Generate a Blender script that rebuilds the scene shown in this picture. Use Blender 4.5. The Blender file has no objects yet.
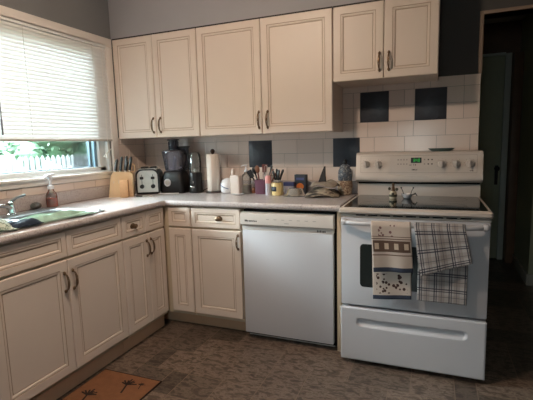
import bpy, bmesh, math, random
from mathutils import Vector, Matrix, noise
PI = math.pi
random.seed(7)
sc = bpy.context.scene
COL = sc.collection

# ------------------------------------------------------------------ materials
def lin(c):
    return tuple(((v/255)/12.92 if v/255 <= 0.04045 else (((v/255)+0.055)/1.055)**2.4) for v in c)

def mat(name, rgb, rough=0.5, metal=0.0, var=0.0, vscale=8.0, bump=0.0, bscale=60.0, emit=None, estr=0.0,
        spec=0.5, coat=0.0, island=0.0, trans=0.0):
    m = bpy.data.materials.new(name); m.use_nodes = True
    nt = m.node_tree; b = nt.nodes['Principled BSDF']
    c = lin(rgb)
    b.inputs['Base Color'].default_value = (*c, 1)
    b.inputs['Roughness'].default_value = rough
    b.inputs['Metallic'].default_value = metal
    b.inputs['Specular IOR Level'].default_value = spec
    b.inputs['Coat Weight'].default_value = coat
    if trans: b.inputs['Transmission Weight'].default_value = trans
    if emit:
        b.inputs['Emission Color'].default_value = (*lin(emit), 1); b.inputs['Emission Strength'].default_value = estr
    tc = nt.nodes.new('ShaderNodeTexCoord')
    out = None
    if var > 0 or island > 0:
        hs = nt.nodes.new('ShaderNodeHueSaturation'); hs.inputs['Color'].default_value = (*c, 1)
        val = None
        if var > 0:
            n = nt.nodes.new('ShaderNodeTexNoise'); n.inputs['Scale'].default_value = vscale; n.inputs['Detail'].default_value = 6
            nt.links.new(tc.outputs['Object'], n.inputs['Vector'])
            mr = nt.nodes.new('ShaderNodeMapRange')
            mr.inputs['From Min'].default_value = 0.25; mr.inputs['From Max'].default_value = 0.75
            mr.inputs['To Min'].default_value = 1-var; mr.inputs['To Max'].default_value = 1+var
            nt.links.new(n.outputs['Fac'], mr.inputs['Value']); val = mr.outputs['Result']
        if island > 0:
            g = nt.nodes.new('ShaderNodeNewGeometry'); mr2 = nt.nodes.new('ShaderNodeMapRange')
            mr2.inputs['To Min'].default_value = 1-island; mr2.inputs['To Max'].default_value = 1+island
            nt.links.new(g.outputs['Random Per Island'], mr2.inputs['Value'])
            if val is not None:
                mu = nt.nodes.new('ShaderNodeMath'); mu.operation = 'MULTIPLY'
                nt.links.new(val, mu.inputs[0]); nt.links.new(mr2.outputs['Result'], mu.inputs[1]); val = mu.outputs[0]
            else: val = mr2.outputs['Result']
        nt.links.new(val, hs.inputs['Value']); nt.links.new(hs.outputs['Color'], b.inputs['Base Color'])
    if bump > 0:
        n = nt.nodes.new('ShaderNodeTexNoise'); n.inputs['Scale'].default_value = bscale; n.inputs['Detail'].default_value = 4
        nt.links.new(tc.outputs['Object'], n.inputs['Vector'])
        bp = nt.nodes.new('ShaderNodeBump'); bp.inputs['Strength'].default_value = bump; bp.inputs['Distance'].default_value = 0.01
        nt.links.new(n.outputs['Fac'], bp.inputs['Height']); nt.links.new(bp.outputs['Normal'], b.inputs['Normal'])
    return m

def clear_mat(name, tint, refl=0.9, haze=0.0, hcol=(255, 255, 255)):
    """thin clear sheet: see-through with a Fresnel sheen"""
    m = bpy.data.materials.new(name); m.use_nodes = True; nt = m.node_tree; nt.nodes.clear()
    o = nt.nodes.new('ShaderNodeOutputMaterial'); t = nt.nodes.new('ShaderNodeBsdfTransparent'); g = nt.nodes.new('ShaderNodeBsdfGlossy')
    f = nt.nodes.new('ShaderNodeFresnel'); f.inputs['IOR'].default_value = 1.45
    mx = nt.nodes.new('ShaderNodeMixShader'); ml = nt.nodes.new('ShaderNodeMath'); ml.operation = 'MULTIPLY'; ml.inputs[1].default_value = refl
    t.inputs['Color'].default_value = (*lin(tint), 1); g.inputs['Roughness'].default_value = 0.05
    nt.links.new(f.outputs[0], ml.inputs[0]); nt.links.new(ml.outputs[0], mx.inputs['Fac'])
    tsrc = t.outputs[0]
    if haze:
        d = nt.nodes.new('ShaderNodeBsdfDiffuse'); d.inputs['Color'].default_value = (*lin(hcol), 1)
        mh = nt.nodes.new('ShaderNodeMixShader'); mh.inputs['Fac'].default_value = haze
        nt.links.new(t.outputs[0], mh.inputs[1]); nt.links.new(d.outputs[0], mh.inputs[2]); tsrc = mh.outputs[0]
    nt.links.new(tsrc, mx.inputs[1]); nt.links.new(g.outputs[0], mx.inputs[2]); nt.links.new(mx.outputs[0], o.inputs['Surface'])
    return m

def translucent(name, rgb, tl=0.5):
    m = bpy.data.materials.new(name); m.use_nodes = True; nt = m.node_tree; nt.nodes.clear()
    o = nt.nodes.new('ShaderNodeOutputMaterial'); d = nt.nodes.new('ShaderNodeBsdfDiffuse'); t = nt.nodes.new('ShaderNodeBsdfTranslucent')
    mx = nt.nodes.new('ShaderNodeMixShader'); mx.inputs['Fac'].default_value = tl
    d.inputs['Color'].default_value = (*lin(rgb), 1); t.inputs['Color'].default_value = (*lin(rgb), 1)
    nt.links.new(d.outputs[0], mx.inputs[1]); nt.links.new(t.outputs[0], mx.inputs[2]); nt.links.new(mx.outputs[0], o.inputs['Surface'])
    return m

def ramp_mat(name, stops, scale, rough=0.5, detail=8, stretch=(1,1,1), voronoi=None, bump=0.0, island=0.0):
    """noise through a colour ramp (speckled laminate, stone vinyl, printed cloth)"""
    m = bpy.data.materials.new(name); m.use_nodes = True; nt = m.node_tree; b = nt.nodes['Principled BSDF']
    b.inputs['Roughness'].default_value = rough
    tc = nt.nodes.new('ShaderNodeTexCoord'); mp = nt.nodes.new('ShaderNodeMapping'); mp.inputs['Scale'].default_value = stretch
    nt.links.new(tc.outputs['Object'], mp.inputs['Vector'])
    if voronoi:
        n = nt.nodes.new('ShaderNodeTexVoronoi'); n.inputs['Scale'].default_value = scale; src = n.outputs[voronoi]
    else:
        n = nt.nodes.new('ShaderNodeTexNoise'); n.inputs['Scale'].default_value = scale; n.inputs['Detail'].default_value = detail
        n.inputs['Roughness'].default_value = 0.65; n.inputs['Distortion'].default_value = 0.6; src = n.outputs['Fac']
    nt.links.new(mp.outputs['Vector'], n.inputs['Vector'])
    r = nt.nodes.new('ShaderNodeValToRGB')
    while len(r.color_ramp.elements) < len(stops): r.color_ramp.elements.new(0.5)
    for e, (p, c) in zip(r.color_ramp.elements, stops): e.position = p; e.color = (*lin(c), 1)
    nt.links.new(src, r.inputs['Fac'])
    col = r.outputs['Color']
    if island:
        g = nt.nodes.new('ShaderNodeNewGeometry'); mr = nt.nodes.new('ShaderNodeMapRange')
        mr.inputs['To Min'].default_value = 1-island; mr.inputs['To Max'].default_value = 1+island
        nt.links.new(g.outputs['Random Per Island'], mr.inputs['Value'])
        hs = nt.nodes.new('ShaderNodeHueSaturation'); nt.links.new(mr.outputs['Result'], hs.inputs['Value'])
        nt.links.new(col, hs.inputs['Color']); col = hs.outputs['Color']
    nt.links.new(col, b.inputs['Base Color'])
    if bump:
        bp = nt.nodes.new('ShaderNodeBump'); bp.inputs['Strength'].default_value = bump; bp.inputs['Distance'].default_value = 0.004
        nt.links.new(src, bp.inputs['Height']); nt.links.new(bp.outputs['Normal'], b.inputs['Normal'])
    return m

class NG:
    """tiny helper for node maths on UVs"""
    def __init__(s, m): s.nt = m.node_tree
    def val(s, v, sock):
        if isinstance(v, (int, float)): sock.default_value = v
        else: s.nt.links.new(v, sock)
    def math(s, op, a, b=0.0):
        n = s.nt.nodes.new('ShaderNodeMath'); n.operation = op; s.val(a, n.inputs[0]); s.val(b, n.inputs[1]); return n.outputs[0]
    def band(s, v, lo, hi): return s.math('MULTIPLY', s.math('GREATER_THAN', v, lo), s.math('LESS_THAN', v, hi))
    def mix(s, f, a, b):
        n = s.nt.nodes.new('ShaderNodeMix'); n.data_type = 'RGBA'; s.val(f, n.inputs[0])
        for v, i in ((a, 6), (b, 7)):
            if isinstance(v, tuple): n.inputs[i].default_value = (*lin(v), 1)
            else: s.nt.links.new(v, n.inputs[i])
        return n.outputs[2]
    def uv(s):
        t = s.nt.nodes.new('ShaderNodeTexCoord'); x = s.nt.nodes.new('ShaderNodeSeparateXYZ'); s.nt.links.new(t.outputs['UV'], x.inputs[0])
        return t.outputs['UV'], x.outputs[0], x.outputs[1]

CREAM = mat('cream_paint', (225, 210, 198), 0.42, var=0.03, vscale=3)
GLAZE = mat('brown_glaze', (184, 160, 140), 0.6)
GAPSHADE_HANDLE = mat('gap_shade_and_handle_brown', (38, 30, 26), 0.6)  # shade of the gaps round the wall cabinets as colour; also the hall handle
CARC = mat('cabinet_carcass', (206, 188, 162), 0.5)
TOEK = mat('toe_kick_grey', (204, 168, 138), 0.6, var=0.05)
BRONZE = mat('antique_bronze', (122, 98, 76), 0.34, metal=0.7, var=0.2, vscale=90)
LAMIN = ramp_mat('speckled_laminate', [(0.30, (146, 135, 133)), (0.46, (186, 177, 176)), (0.60, (201, 193, 193)), (0.75, (162, 150, 147))], 130, 0.2, detail=4)
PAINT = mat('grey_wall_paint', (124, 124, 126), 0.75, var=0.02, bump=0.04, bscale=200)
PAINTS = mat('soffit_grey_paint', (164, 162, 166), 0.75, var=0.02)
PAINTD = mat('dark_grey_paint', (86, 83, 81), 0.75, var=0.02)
CEILM = mat('ceiling_white', (205, 203, 198), 0.8)
TILE = mat('white_glazed_tile', (226, 209, 198), 0.2, island=0.05)
GROUT = mat('grout', (150, 142, 134), 0.8)
SLATE = mat('slate_tile', (58, 61, 69), 0.36, var=0.18, vscale=22, bump=0.2, bscale=40)
WTRIM = mat('window_trim_paint', (228, 220, 214), 0.45)
VINYLW = mat('white_vinyl', (226, 228, 228), 0.35)
ALUM = mat('blue_grey_aluminium', (120, 142, 156), 0.35, metal=0.6)
GLASSW = clear_mat('window_glass', (242, 248, 246))
BLIND = translucent('blind_slat_white', (232, 232, 232), 0.042)
BLINDR = mat('blind_rail', (190, 184, 178), 0.5)
CORD = mat('white_cord', (225, 222, 214), 0.7)
APPL = mat('white_enamel', (204, 204, 210), 0.24, var=0.012, vscale=3)
APPLG = mat('grey_white_plastic', (212, 204, 198), 0.4)
BISQ = mat('bisque_white_enamel', (205, 195, 187), 0.28, var=0.012)
BLKGL = mat('black_ceramic_glass', (13, 13, 14), 0.08, coat=0.3)
RING = mat('burner_ring_print', (46, 46, 48), 0.12)
OVENG = mat('dark_oven_glass', (38, 44, 44), 0.12)
BLACK = mat('black_plastic', (24, 23, 24), 0.35)
DARK = mat('dark_void', (10, 9, 9), 0.9)
INK = mat('dark_print', (58, 52, 50), 0.6)
STEEL = mat('brushed_steel', (206, 200, 192), 0.3, metal=0.65, var=0.06, vscale=30)
SHINY = mat('polished_steel', (214, 208, 200), 0.13, metal=0.75)
CHROME = mat('chrome', (210, 210, 210), 0.1, metal=1.0)
SINKM = mat('sink_steel', (176, 178, 180), 0.3, metal=0.9)
WOODB = mat('beech_wood', (212, 178, 138), 0.45, var=0.08, vscale=14)
WOODB2 = mat('beech_end_grain', (212, 166, 122), 0.5, var=0.1, vscale=40)
PAPER = mat('paper_towel_white', (232, 222, 212), 0.9, bump=0.3, bscale=160)
WHITEC = mat('white_ceramic', (228, 228, 232), 0.22)
IVORY = mat('ivory_plastic', (208, 192, 182), 0.4)
BLUEL = mat('blue_line_paint', (70, 90, 140), 0.3)
CLEARP = clear_mat('clear_plastic', (248, 250, 250), 1.0, 0.07, (225, 225, 225))
SMOKE = clear_mat('smoky_plastic', (240, 241, 246), 1.0, 0.16, (186, 186, 204))
DSMOKE = clear_mat('dark_smoky_plastic', (186, 188, 200), 1.0, 0.22, (110, 110, 126))
REDS = mat('red_soap', (238, 120, 96), 0.2)
CREAML = mat('creamy_liquid', (232, 220, 200), 0.4)
PURPLE = mat('purple_plastic', (100, 62, 80), 0.4)
PINK = mat('pink_plastic', (226, 160, 158), 0.4)
LILAC = mat('pale_grey_plastic', (196, 194, 204), 0.35)
YELLOW = mat('yellow_glaze', (220, 196, 138), 0.3)
REDWOOD = mat('reddish_wood', (104, 54, 46), 0.5, var=0.2, vscale=40)
BROWNW = mat('brown_wood', (120, 74, 48), 0.5, var=0.2, vscale=40)
NAVYB = mat('blue_lid_plastic', (70, 80, 128), 0.4)
TEALG = mat('slate_green_glaze', (76, 94, 92), 0.3)
BOXD = mat('dark_carton', (40, 46, 58), 0.5)
ORANGE = mat('orange_print', (214, 120, 50), 0.5)
GREEN = mat('clock_green', (40, 120, 50), 0.4, emit=(60, 210, 80), estr=0.8)
HALLW = mat('hall_green_grey', (176, 176, 150), 0.8)
HALLD = mat('hall_door_green', (196, 198, 172), 0.6)
HALLB = mat('hall_dark_wood', (120, 88, 66), 0.5, var=0.15)
HALLJ = mat('pale_jamb', (220, 222, 212), 0.5)
BASEB = mat('baseboard_paint', (180, 172, 160), 0.5)
MATB = mat('brown_mat_pile', (132, 88, 58), 0.95, var=0.12, vscale=30, bump=0.5, bscale=300)
MATD = mat('dark_mat_print', (44, 28, 22), 0.95)
TEAL = mat('mint_cloth', (168, 206, 192), 0.9, var=0.35, vscale=16, bump=0.3, bscale=120)
NAVYC = mat('navy_cloth', (34, 48, 66), 0.9, var=0.15, vscale=20)
FLORAL = ramp_mat('floral_cloth', [(0.0, (226, 232, 222)), (0.42, (206, 218, 206)), (0.5, (96, 118, 98)), (0.58, (190, 206, 196)), (0.7, (120, 128, 120))], 45, 0.9, detail=2)
GRASS = mat('lawn', (40, 50, 30), 0.95, var=0.2, vscale=4)
FENCE = mat('pale_fence_wood', (42, 44, 47), 0.8, var=0.06)
LEAF = mat('sunny_leaf', (46, 70, 48), 0.7, island=0.35)
BARK = mat('bark', (110, 96, 82), 0.9)
SCRUB = mat('grey_scourer', (92, 88, 84), 0.5, metal=0.4, bump=1.0, bscale=150)
FLOORM = ramp_mat('stone_look_vinyl', [(0.28, (54, 43, 36)), (0.46, (82, 68, 58)), (0.54, (122, 107, 96)), (0.61, (84, 70, 60)), (0.74, (142, 127, 116))],
                  18, 0.38, detail=12, stretch=(1.0, 2.2, 1), bump=0.1, island=0.42)
FGROUT = mat('vinyl_joint', (134, 118, 104), 0.7)
CLOTHB = ramp_mat('beige_striped_cloth', [(0.35, (48, 42, 38)), (0.45, (92, 82, 72)), (0.55, (166, 150, 130)), (0.66, (66, 58, 52))], 11, 0.9, detail=3, stretch=(0.5, 2.0, 3.0))
CHARC = mat('charcoal_cloth', (48, 44, 44), 0.8)
JARM = ramp_mat('painted_pottery', [(0.3, (128, 140, 150)), (0.45, (96, 106, 118)), (0.52, (62, 68, 80)), (0.66, (176, 178, 176))], 40, 0.3, detail=3)
JARL = ramp_mat('jar_flower_print', [(0.3, (196, 176, 150)), (0.48, (110, 72, 54)), (0.55, (214, 198, 172)), (0.68, (150, 108, 80))], 42, 0.4, detail=2)
LAMPM = mat('lamp_diffuser', (255, 240, 215), 0.5, emit=(255, 228, 202), estr=280.0)

# ------------------------------------------------------------------ mesh builder
class MB:
    def __init__(s):
        s.bm = bmesh.new(); s.mats = []; s.mi = 0; s.uv = s.bm.loops.layers.uv.new('UVMap')
    def m(s, material):
        if material not in s.mats: s.mats.append(material)
        s.mi = s.mats.index(material); return s
    def face(s, vs):
        try:
            f = s.bm.faces.new(vs); f.material_index = s.mi; return f
        except ValueError: return None
    def box(s, x0, x1, y0, y1, z0, z1, bev=0.0, seg=2):
        M = Matrix.Translation(((x0+x1)/2, (y0+y1)/2, (z0+z1)/2)) @ Matrix.Diagonal((abs(x1-x0), abs(y1-y0), abs(z1-z0), 1))
        return s.gbox(M, bev, seg)
    def gbox(s, M, bev=0.0, seg=2):
        r = bmesh.ops.create_cube(s.bm, size=1.0, matrix=M)
        fs = {f for v in r['verts'] for f in v.link_faces}
        for f in fs: f.material_index = s.mi
        if bev > 0:
            es = {e for v in r['verts'] for e in v.link_edges}
            q = bmesh.ops.bevel(s.bm, geom=list(es), offset=bev, segments=seg, affect='EDGES', profile=0.5)
            for f in q['faces']: f.material_index = s.mi
        return s
    def lathe(s, prof, c=(0, 0, 0), n=24, axis='z', sx=1.0, sy=1.0):
        """prof: list of (r, h)"""
        rings = []
        for r, h in prof:
            ring = []
            for k in range(n):
                a = 2*PI*k/n; u, v = r*math.cos(a)*sx, r*math.sin(a)*sy
                p = {'z': (u, v, h), 'y': (u, h, v), 'x': (h, u, v)}[axis]
                ring.append(s.bm.verts.new(Vector(c)+Vector(p)))
            rings.append(ring)
        for a, b in zip(rings, rings[1:]):
            for k in range(n): s.face([a[k], a[(k+1) % n], b[(k+1) % n], b[k]])
        if prof[0][0] > 1e-6: s.face(rings[0][::-1])
        if prof[-1][0] > 1e-6: s.face(rings[-1])
        return s
    def tube(s, path, r, n=8, cap=True):
        P = [Vector(p) for p in path]; R = r if isinstance(r, (list, tuple)) else [r]*len(P)
        rings = []; ref = None
        for i, p in enumerate(P):
            t = (P[min(i+1, len(P)-1)]-P[max(i-1, 0)]).normalized()
            if ref is None: ref = Vector((0, 0, 1)) if abs(t.z) < 0.9 else Vector((1, 0, 0))
            u = t.cross(ref).normalized(); v = u.cross(t).normalized(); ref = v
            rings.append([s.bm.verts.new(p+(u*math.cos(2*PI*k/n)+v*math.sin(2*PI*k/n))*R[i]) for k in range(n)])
        for a, b in zip(rings, rings[1:]):
            for k in range(n): s.face([a[k], a[(k+1) % n], b[(k+1) % n], b[k]])
        if cap: s.face(rings[0][::-1]); s.face(rings[-1])
        return s
    def prism(s, poly, axis, a, b):
        """poly: 2-D outline in the other two axes"""
        def P(u, v, h): return {'x': (h, u, v), 'y': (u, h, v), 'z': (u, v, h)}[axis]
        A = [s.bm.verts.new(P(u, v, a)) for u, v in poly]; B = [s.bm.verts.new(P(u, v, b)) for u, v in poly]
        n = len(poly)
        s.face(A[::-1]); s.face(B)
        for k in range(n): s.face([A[k], A[(k+1) % n], B[(k+1) % n], B[k]])
        return s
    def rings(s, loops, mats=None, cap=True):
        """loops: equal-length lists of points, bridged in order"""
        V = [[s.bm.verts.new(p) for p in L] for L in loops]
        for i, (a, b) in enumerate(zip(V, V[1:])):
            if mats: s.m(mats[i])
            for k in range(len(a)): s.face([a[k], a[(k+1) % len(a)], b[(k+1) % len(a)], b[k]])
        if cap:
            if mats: s.m(mats[-1])
            s.face(V[-1])
        return s
    def grid(s, fn, nu, nv, thick=0.0):
        """fn(u, v) -> point; UVs are u, v"""
        V = [[s.bm.verts.new(fn(i/nu, j/nv)) for i in range(nu+1)] for j in range(nv+1)]
        for j in range(nv):
            for i in range(nu):
                f = s.face([V[j][i], V[j][i+1], V[j+1][i+1], V[j+1][i]])
                if f:
                    for lp, (a, b) in zip(f.loops, ((i, j), (i+1, j), (i+1, j+1), (i, j+1))): lp[s.uv].uv = (a/nu, b/nv)
        return s
    def ball(s, c, r, n=12, sc_=(1, 1, 1)):
        q = bmesh.ops.create_uvsphere(s.bm, u_segments=n, v_segments=max(6, n//2+2), radius=r,
                                      matrix=Matrix.Translation(c) @ Matrix.Diagonal((*sc_, 1)))
        for f in {f for v in q['verts'] for f in v.link_faces}: f.material_index = s.mi
        return s
    def build(s, name, material=None, parent=None, loc=None, rot=None, smooth=35, solid=0.0, fix=True):
        if fix: bmesh.ops.recalc_face_normals(s.bm, faces=s.bm.faces)
        me = bpy.data.meshes.new(name)
        if material: s.mats = s.mats or [material]
        for m_ in s.mats: me.materials.append(m_)
        s.bm.to_mesh(me); s.bm.free()
        o = bpy.data.objects.new(name, me); COL.objects.link(o)
        if smooth:
            for p in me.polygons: p.use_smooth = True
            try: me.set_sharp_from_angle(angle=math.radians(smooth))
            except Exception: pass
        if parent: o.parent = parent
        if loc: o.location = loc
        if rot: o.rotation_euler = rot
        if solid:
            md = o.modifiers.new('thickness', 'SOLIDIFY'); md.thickness = solid; md.offset = 0
        return o

def tag(o, label, cat, group=None):
    o['label'] = label; o['category'] = cat
    if group: o['group'] = group
    return o
def thing(name, label, cat, loc=(0, 0, 0), rz=0, group=None):
    o = bpy.data.objects.new(name, None); COL.objects.link(o)
    o.location = loc; o.rotation_euler = (0, 0, rz); o.empty_display_size = 0.05
    return tag(o, label, cat, group)
def struct(o):
    o['kind'] = 'structure'; return o
def simple(name, material, parent, *args, bev=0.0):
    return MB().m(material).box(*args, bev=bev).build(name, None, parent)

# ------------------------------------------------------------------ the room shell
RX, RY, H = 4.0, -4.6, 2.44
T = 0.12
# floor: vinyl laid in stone-look tiles of several sizes
fb = MB(); fb.m(FGROUT).box(-T, RX+T, RY-T, 2.4, -0.05, -0.001)
fb.m(FLOORM)
U = 0.1065; ox, oy = 0.869-U*12, -0.911-U*34
NX, NY = 40, 64; used = [[False]*NY for _ in range(NX)]
def put(i, j, w, h):
    if any(i+a >= NX or j+b >= NY or used[i+a][j+b] for a in range(w) for b in range(h)): return False
    for a in range(w):
        for b in range(h): used[i+a][j+b] = True
    x0, y0 = ox+i*U+0.0022, oy+j*U+0.0022
    x1, y1 = min(ox+(i+w)*U-0.0022, RX), min(oy+(j+h)*U-0.0022, 2.4)
    if x1 < -0.05 or y1 < RY-0.05 or x0 > RX or y0 > 2.39: return True
    V = [fb.bm.verts.new((x, y, 0.0)) for x, y in ((x0, y0), (x1, y0), (x1, y1), (x0, y1))]
    fb.face(V); return True
put(12, 32, 2, 2); put(14, 30, 2, 2)
rf = random.Random(3)
for j in range(NY):
    for i in range(NX):
        if used[i][j]: continue
        for w, h in rf.sample([(4, 4), (4, 2), (2, 4), (2, 2), (3, 3), (4, 4)], 6) + [(2, 2), (2, 1), (1, 2), (1, 1)]:
            if put(i, j, w, h): break
struct(fb.build('floor', smooth=0))

WY0, WY1, WZ0, WZ1 = -1.80, -0.42, 1.10, 2.05          # window opening in the left wall
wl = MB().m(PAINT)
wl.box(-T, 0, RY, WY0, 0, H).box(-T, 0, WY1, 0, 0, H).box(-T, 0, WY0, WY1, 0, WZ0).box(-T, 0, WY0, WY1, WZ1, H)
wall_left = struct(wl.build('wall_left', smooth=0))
DX0, DX1, DZ = 2.603, 3.42, 2.034                        # doorway in the back wall
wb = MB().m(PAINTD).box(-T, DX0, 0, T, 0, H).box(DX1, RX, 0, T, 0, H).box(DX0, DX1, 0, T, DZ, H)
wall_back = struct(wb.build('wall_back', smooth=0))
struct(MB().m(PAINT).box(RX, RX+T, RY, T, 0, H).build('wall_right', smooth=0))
GX0, GX1, GZ0, GZ1 = 1.80, 2.32, 1.00, 1.50                 # unseen window behind the viewer, sized for its cool fill light
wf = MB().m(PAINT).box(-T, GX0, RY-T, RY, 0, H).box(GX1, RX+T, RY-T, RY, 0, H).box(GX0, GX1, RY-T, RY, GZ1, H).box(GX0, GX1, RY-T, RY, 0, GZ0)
struct(wf.build('wall_front', smooth=0))
struct(MB().m(CEILM).box(-T, RX+T, RY-T, 2.4, H, H+0.1).build('ceiling', smooth=0))
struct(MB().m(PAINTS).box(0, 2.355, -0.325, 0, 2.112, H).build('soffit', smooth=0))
w2 = struct(MB().m(VINYLW).box(GX0, GX1, RY-0.09, RY-0.03, GZ0, GZ0+0.06).box(GX0, GX1, RY-0.09, RY-0.03, GZ1-0.06, GZ1)
            .box(GX0, GX0+0.06, RY-0.09, RY-0.03, GZ0, GZ1).box(GX1-0.06, GX1, RY-0.09, RY-0.03, GZ0, GZ1)
            .box(1.97, 2.03, RY-0.09, RY-0.03, GZ0, GZ1).build('window_2', smooth=0))
simple('pane', GLASSW, w2, GX0+0.06, GX1-0.06, RY-0.062, RY-0.058, GZ0+0.06, GZ1-0.06)

# --- backsplash
slates = [(0.997, 1.190, 1.1025, 1.3075), (1.663, 1.853, 1.1025, 1.3075), (1.856, 2.048, 1.41, 1.615), (2.215, 2.410, 1.41, 1.615)]
tb = MB(); tb.m(GROUT).box(0.007, 2.602, -0.004, 0, 0.90, 1.682)
rt = random.Random(11); P = 0.1025
tb.m(TILE)
for k in range(-1, 7):
    z0, z1 = 1.0+P*k, min(1.0+P*(k+1), 1.682)
    blocks = sorted((a, b) for a, b, c, d in slates if c <= z0+0.02 and d >= z1-0.02)
    segs = []; x = 0.008
    for a, b in blocks: segs.append((x, a)); x = b
    segs.append((x, 2.602))
    for a, b in segs:
        x = a; first = True
        while x < b-0.004:
            w = 0.2 if rt.random() < 0.62 else 0.1
            if first and k % 2: w = 0.1
            first = False
            e = min(x+w, b)
            if b-e < 0.03: e = b
            tb.box(x+0.0011, e-0.0011, -0.0085, -0.002, z0+0.0011, z1-0.0011)
            x = e
tb.build('backsplash_tile', None, wall_back, smooth=0)
for a, b, c, d in slates:
    simple('slate_tile', SLATE, wall_back, a+0.001, b-0.001, -0.0095, -0.002, c+0.001, d-0.001, bev=0.001)
tl = MB(); tl.m(GROUT).box(0, 0.004, -2.6, -0.008, 0.9, 1.052).box(0, 0.004, -0.344, -0.008, 1.052, 1.36)
tl.m(TILE)
for k in range(-1, 4):
    z0, z1 = 1.0+P*k, min(1.0+P*(k+1), 1.36)
    y = -0.008; lim = -2.6 if k < 0 else (-2.6 if k == 0 else -0.344)
    zz = 1.05 if k == 0 else z1
    while y > lim+0.004:
        w = 0.2 if rt.random() < 0.7 else 0.1
        e = max(y-w, lim)
        yy0, yy1 = e+0.0011, y-0.0011
        tl.box(0.002, 0.0085, yy0, yy1, z0+0.0011, (zz if y < -0.344 else z1)-0.0011)
        y = e
tl.build('backsplash_tile', None, wall_left, smooth=0)

# --- window in the left wall
wt = MB().m(WTRIM)
wt.box(0, 0.020, WY0-0.075, WY1+0.078, 2.043, 2.106, bev=0.003)
wt.box(0, 0.020, WY1+0.012, WY1+0.078, 1.05, 2.043, bev=0.003).box(0, 0.020, WY0-0.078, WY0-0.012, 1.05, 2.043, bev=0.003)
wt.box(0.0, 0.030, WY0-0.085, WY1+0.080, 1.086, 1.104, bev=0.003)           # stool
wt.box(0, 0.018, WY0-0.07, WY1+0.07, 1.052, 1.086, bev=0.003)              # apron
struct(wt.build('trim_1'))
wf_ = MB().m(VINYLW)
wf_.box(-T, -0.0, WY0, WY0+0.02, WZ0, WZ1).box(-T, 0.0, WY1-0.02, WY1, WZ0, WZ1).box(-T, 0, WY0, WY1, WZ1-0.02, WZ1).box(-T, 0, WY0, WY1, WZ0, WZ0+0.012)
wf_.box(-0.10, -0.03, WY1-0.085, WY1-0.02, WZ0, WZ1, bev=0.004).box(-0.10, -0.03, WY0+0.02, WY0+0.085, WZ0, WZ1, bev=0.004)
wf_.box(-0.10, -0.03, WY0+0.02, WY1-0.02, WZ0, 1.142, bev=0.004).box(-0.10, -0.03, WY0+0.02, WY1-0.02, WZ1-0.06, WZ1, bev=0.004)
win = struct(wf_.build('window_1'))
MB().m(ALUM).box(-0.072, -0.052, -0.532, -0.505, 1.142, WZ1-0.06).box(-0.080, -0.060, -0.572, -0.548, 1.142, WZ1-0.06)\
    .box(-0.072, -0.052, WY0+0.085, -0.545, 1.140, 1.150).box(-0.072, -0.052, WY0+0.085, WY0+0.105, 1.15, WZ1-0.06).build('sash_rail', None, win)
simple('pane', GLASSW, win, -0.064, -0.061, WY0+0.08, WY1-0.08, 1.14, WZ1-0.06)

bl = thing('window_blind', 'white horizontal-slat blind lowered over most of the window above the sink', 'blind', (0.006, -1.105, 2.04))
sl = MB().m(BLIND); zt, zb = 2.02, 1.362; n = 28; hw = 0.0152; tilt = math.radians(67)
bw0, bw1 = -0.685, 0.70
for k in range(n):
    z = zt-(zt-zb)*k/(n-1)-2.04
    pts = []
    for q in (-1, -0.33, 0.33, 1):
        d = hw*q; bow = 0.0018*(1-q*q)
        pts.append((d*math.cos(tilt)+bow, z-d*math.sin(tilt)+0.0))
    A = [sl.bm.verts.new((x, bw0, zz)) for x, zz in pts]; B = [sl.bm.verts.new((x, bw1, zz)) for x, zz in pts]
    for i in range(3): sl.face([A[i], A[i+1], B[i+1], B[i]])
sl.build('slats', None, bl, smooth=60, fix=False)
simple('head_rail', VINYLW, bl, -0.012, 0.014, bw0, bw1, -0.012, 0.014, bev=0.002)
simple('bottom_rail', BLINDR, bl, -0.010, 0.014, bw0, bw1, -0.706, -0.692, bev=0.003)
for yy in (-0.55, 0.0, 0.555):
    MB().m(CORD).tube([(0.0155, yy, -0.012), (0.0155, yy, -0.69)], 0.0009, 6).build('ladder_cord', None, bl)
MB().m(mat('grey_wand', (120, 120, 122), 0.3)).tube([(0.026, -0.20, -0.02), (0.026, -0.202, -0.67)], 0.0032, 8).tube([(0.026, -0.202, -0.58), (0.026, -0.202, -0.67)], 0.005, 8).build('tilt_wand', None, bl)
MB().m(CORD).tube([(0.030, 0.63, -0.01), (0.030, 0.625, -0.78), (0.030, 0.60, -0.80)], 0.0012, 6).lathe([(0.001, -0.84), (0.007, -0.835), (0.004, -0.80), (0.001, -0.795)], (0.030, 0.612, 0), 8)\
    .tube([(0.030, 0.665, -0.76), (0.030, 0.60, -0.805), (0.030, 0.575, -0.825)], 0.0035, 6).build('lift_cord', None, bl)

# --- doorway trim and the dark hall beyond
struct(MB().m(mat('casing_brown', (150, 128, 110), 0.5)).box(DX0-0.018, DX0+0.004, -0.012, T, 1.684, DZ+0.02, bev=0.002).box(DX0+0.004, DX1, -0.012, T, DZ, DZ+0.02, bev=0.002)
       .box(DX1-0.02, DX1+0.02, -0.012, T, 0, DZ+0.02, bev=0.002).build('trim_2'))
hm = MB().m(HALLW)
hm.box(2.46, 2.58, T, 2.05, 0, H).box(3.13, 3.25, 1.09, 2.05, 0, H).box(3.25, 3.6, 1.09, 1.2, 0, H).box(3.5, 3.62, T, 1.09, 0, H).box(2.46, 3.62, 2.05, 2.15, 0, H)
struct(hm.build('wall_hall', smooth=0))
struct(MB().m(BASEB).box(3.115, 3.13, 1.075, 1.78, 0, 0.10, bev=0.003).box(3.13, 3.5, 1.075, 1.09, 0, 0.10, bev=0.003).build('baseboard_hall'))
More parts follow.
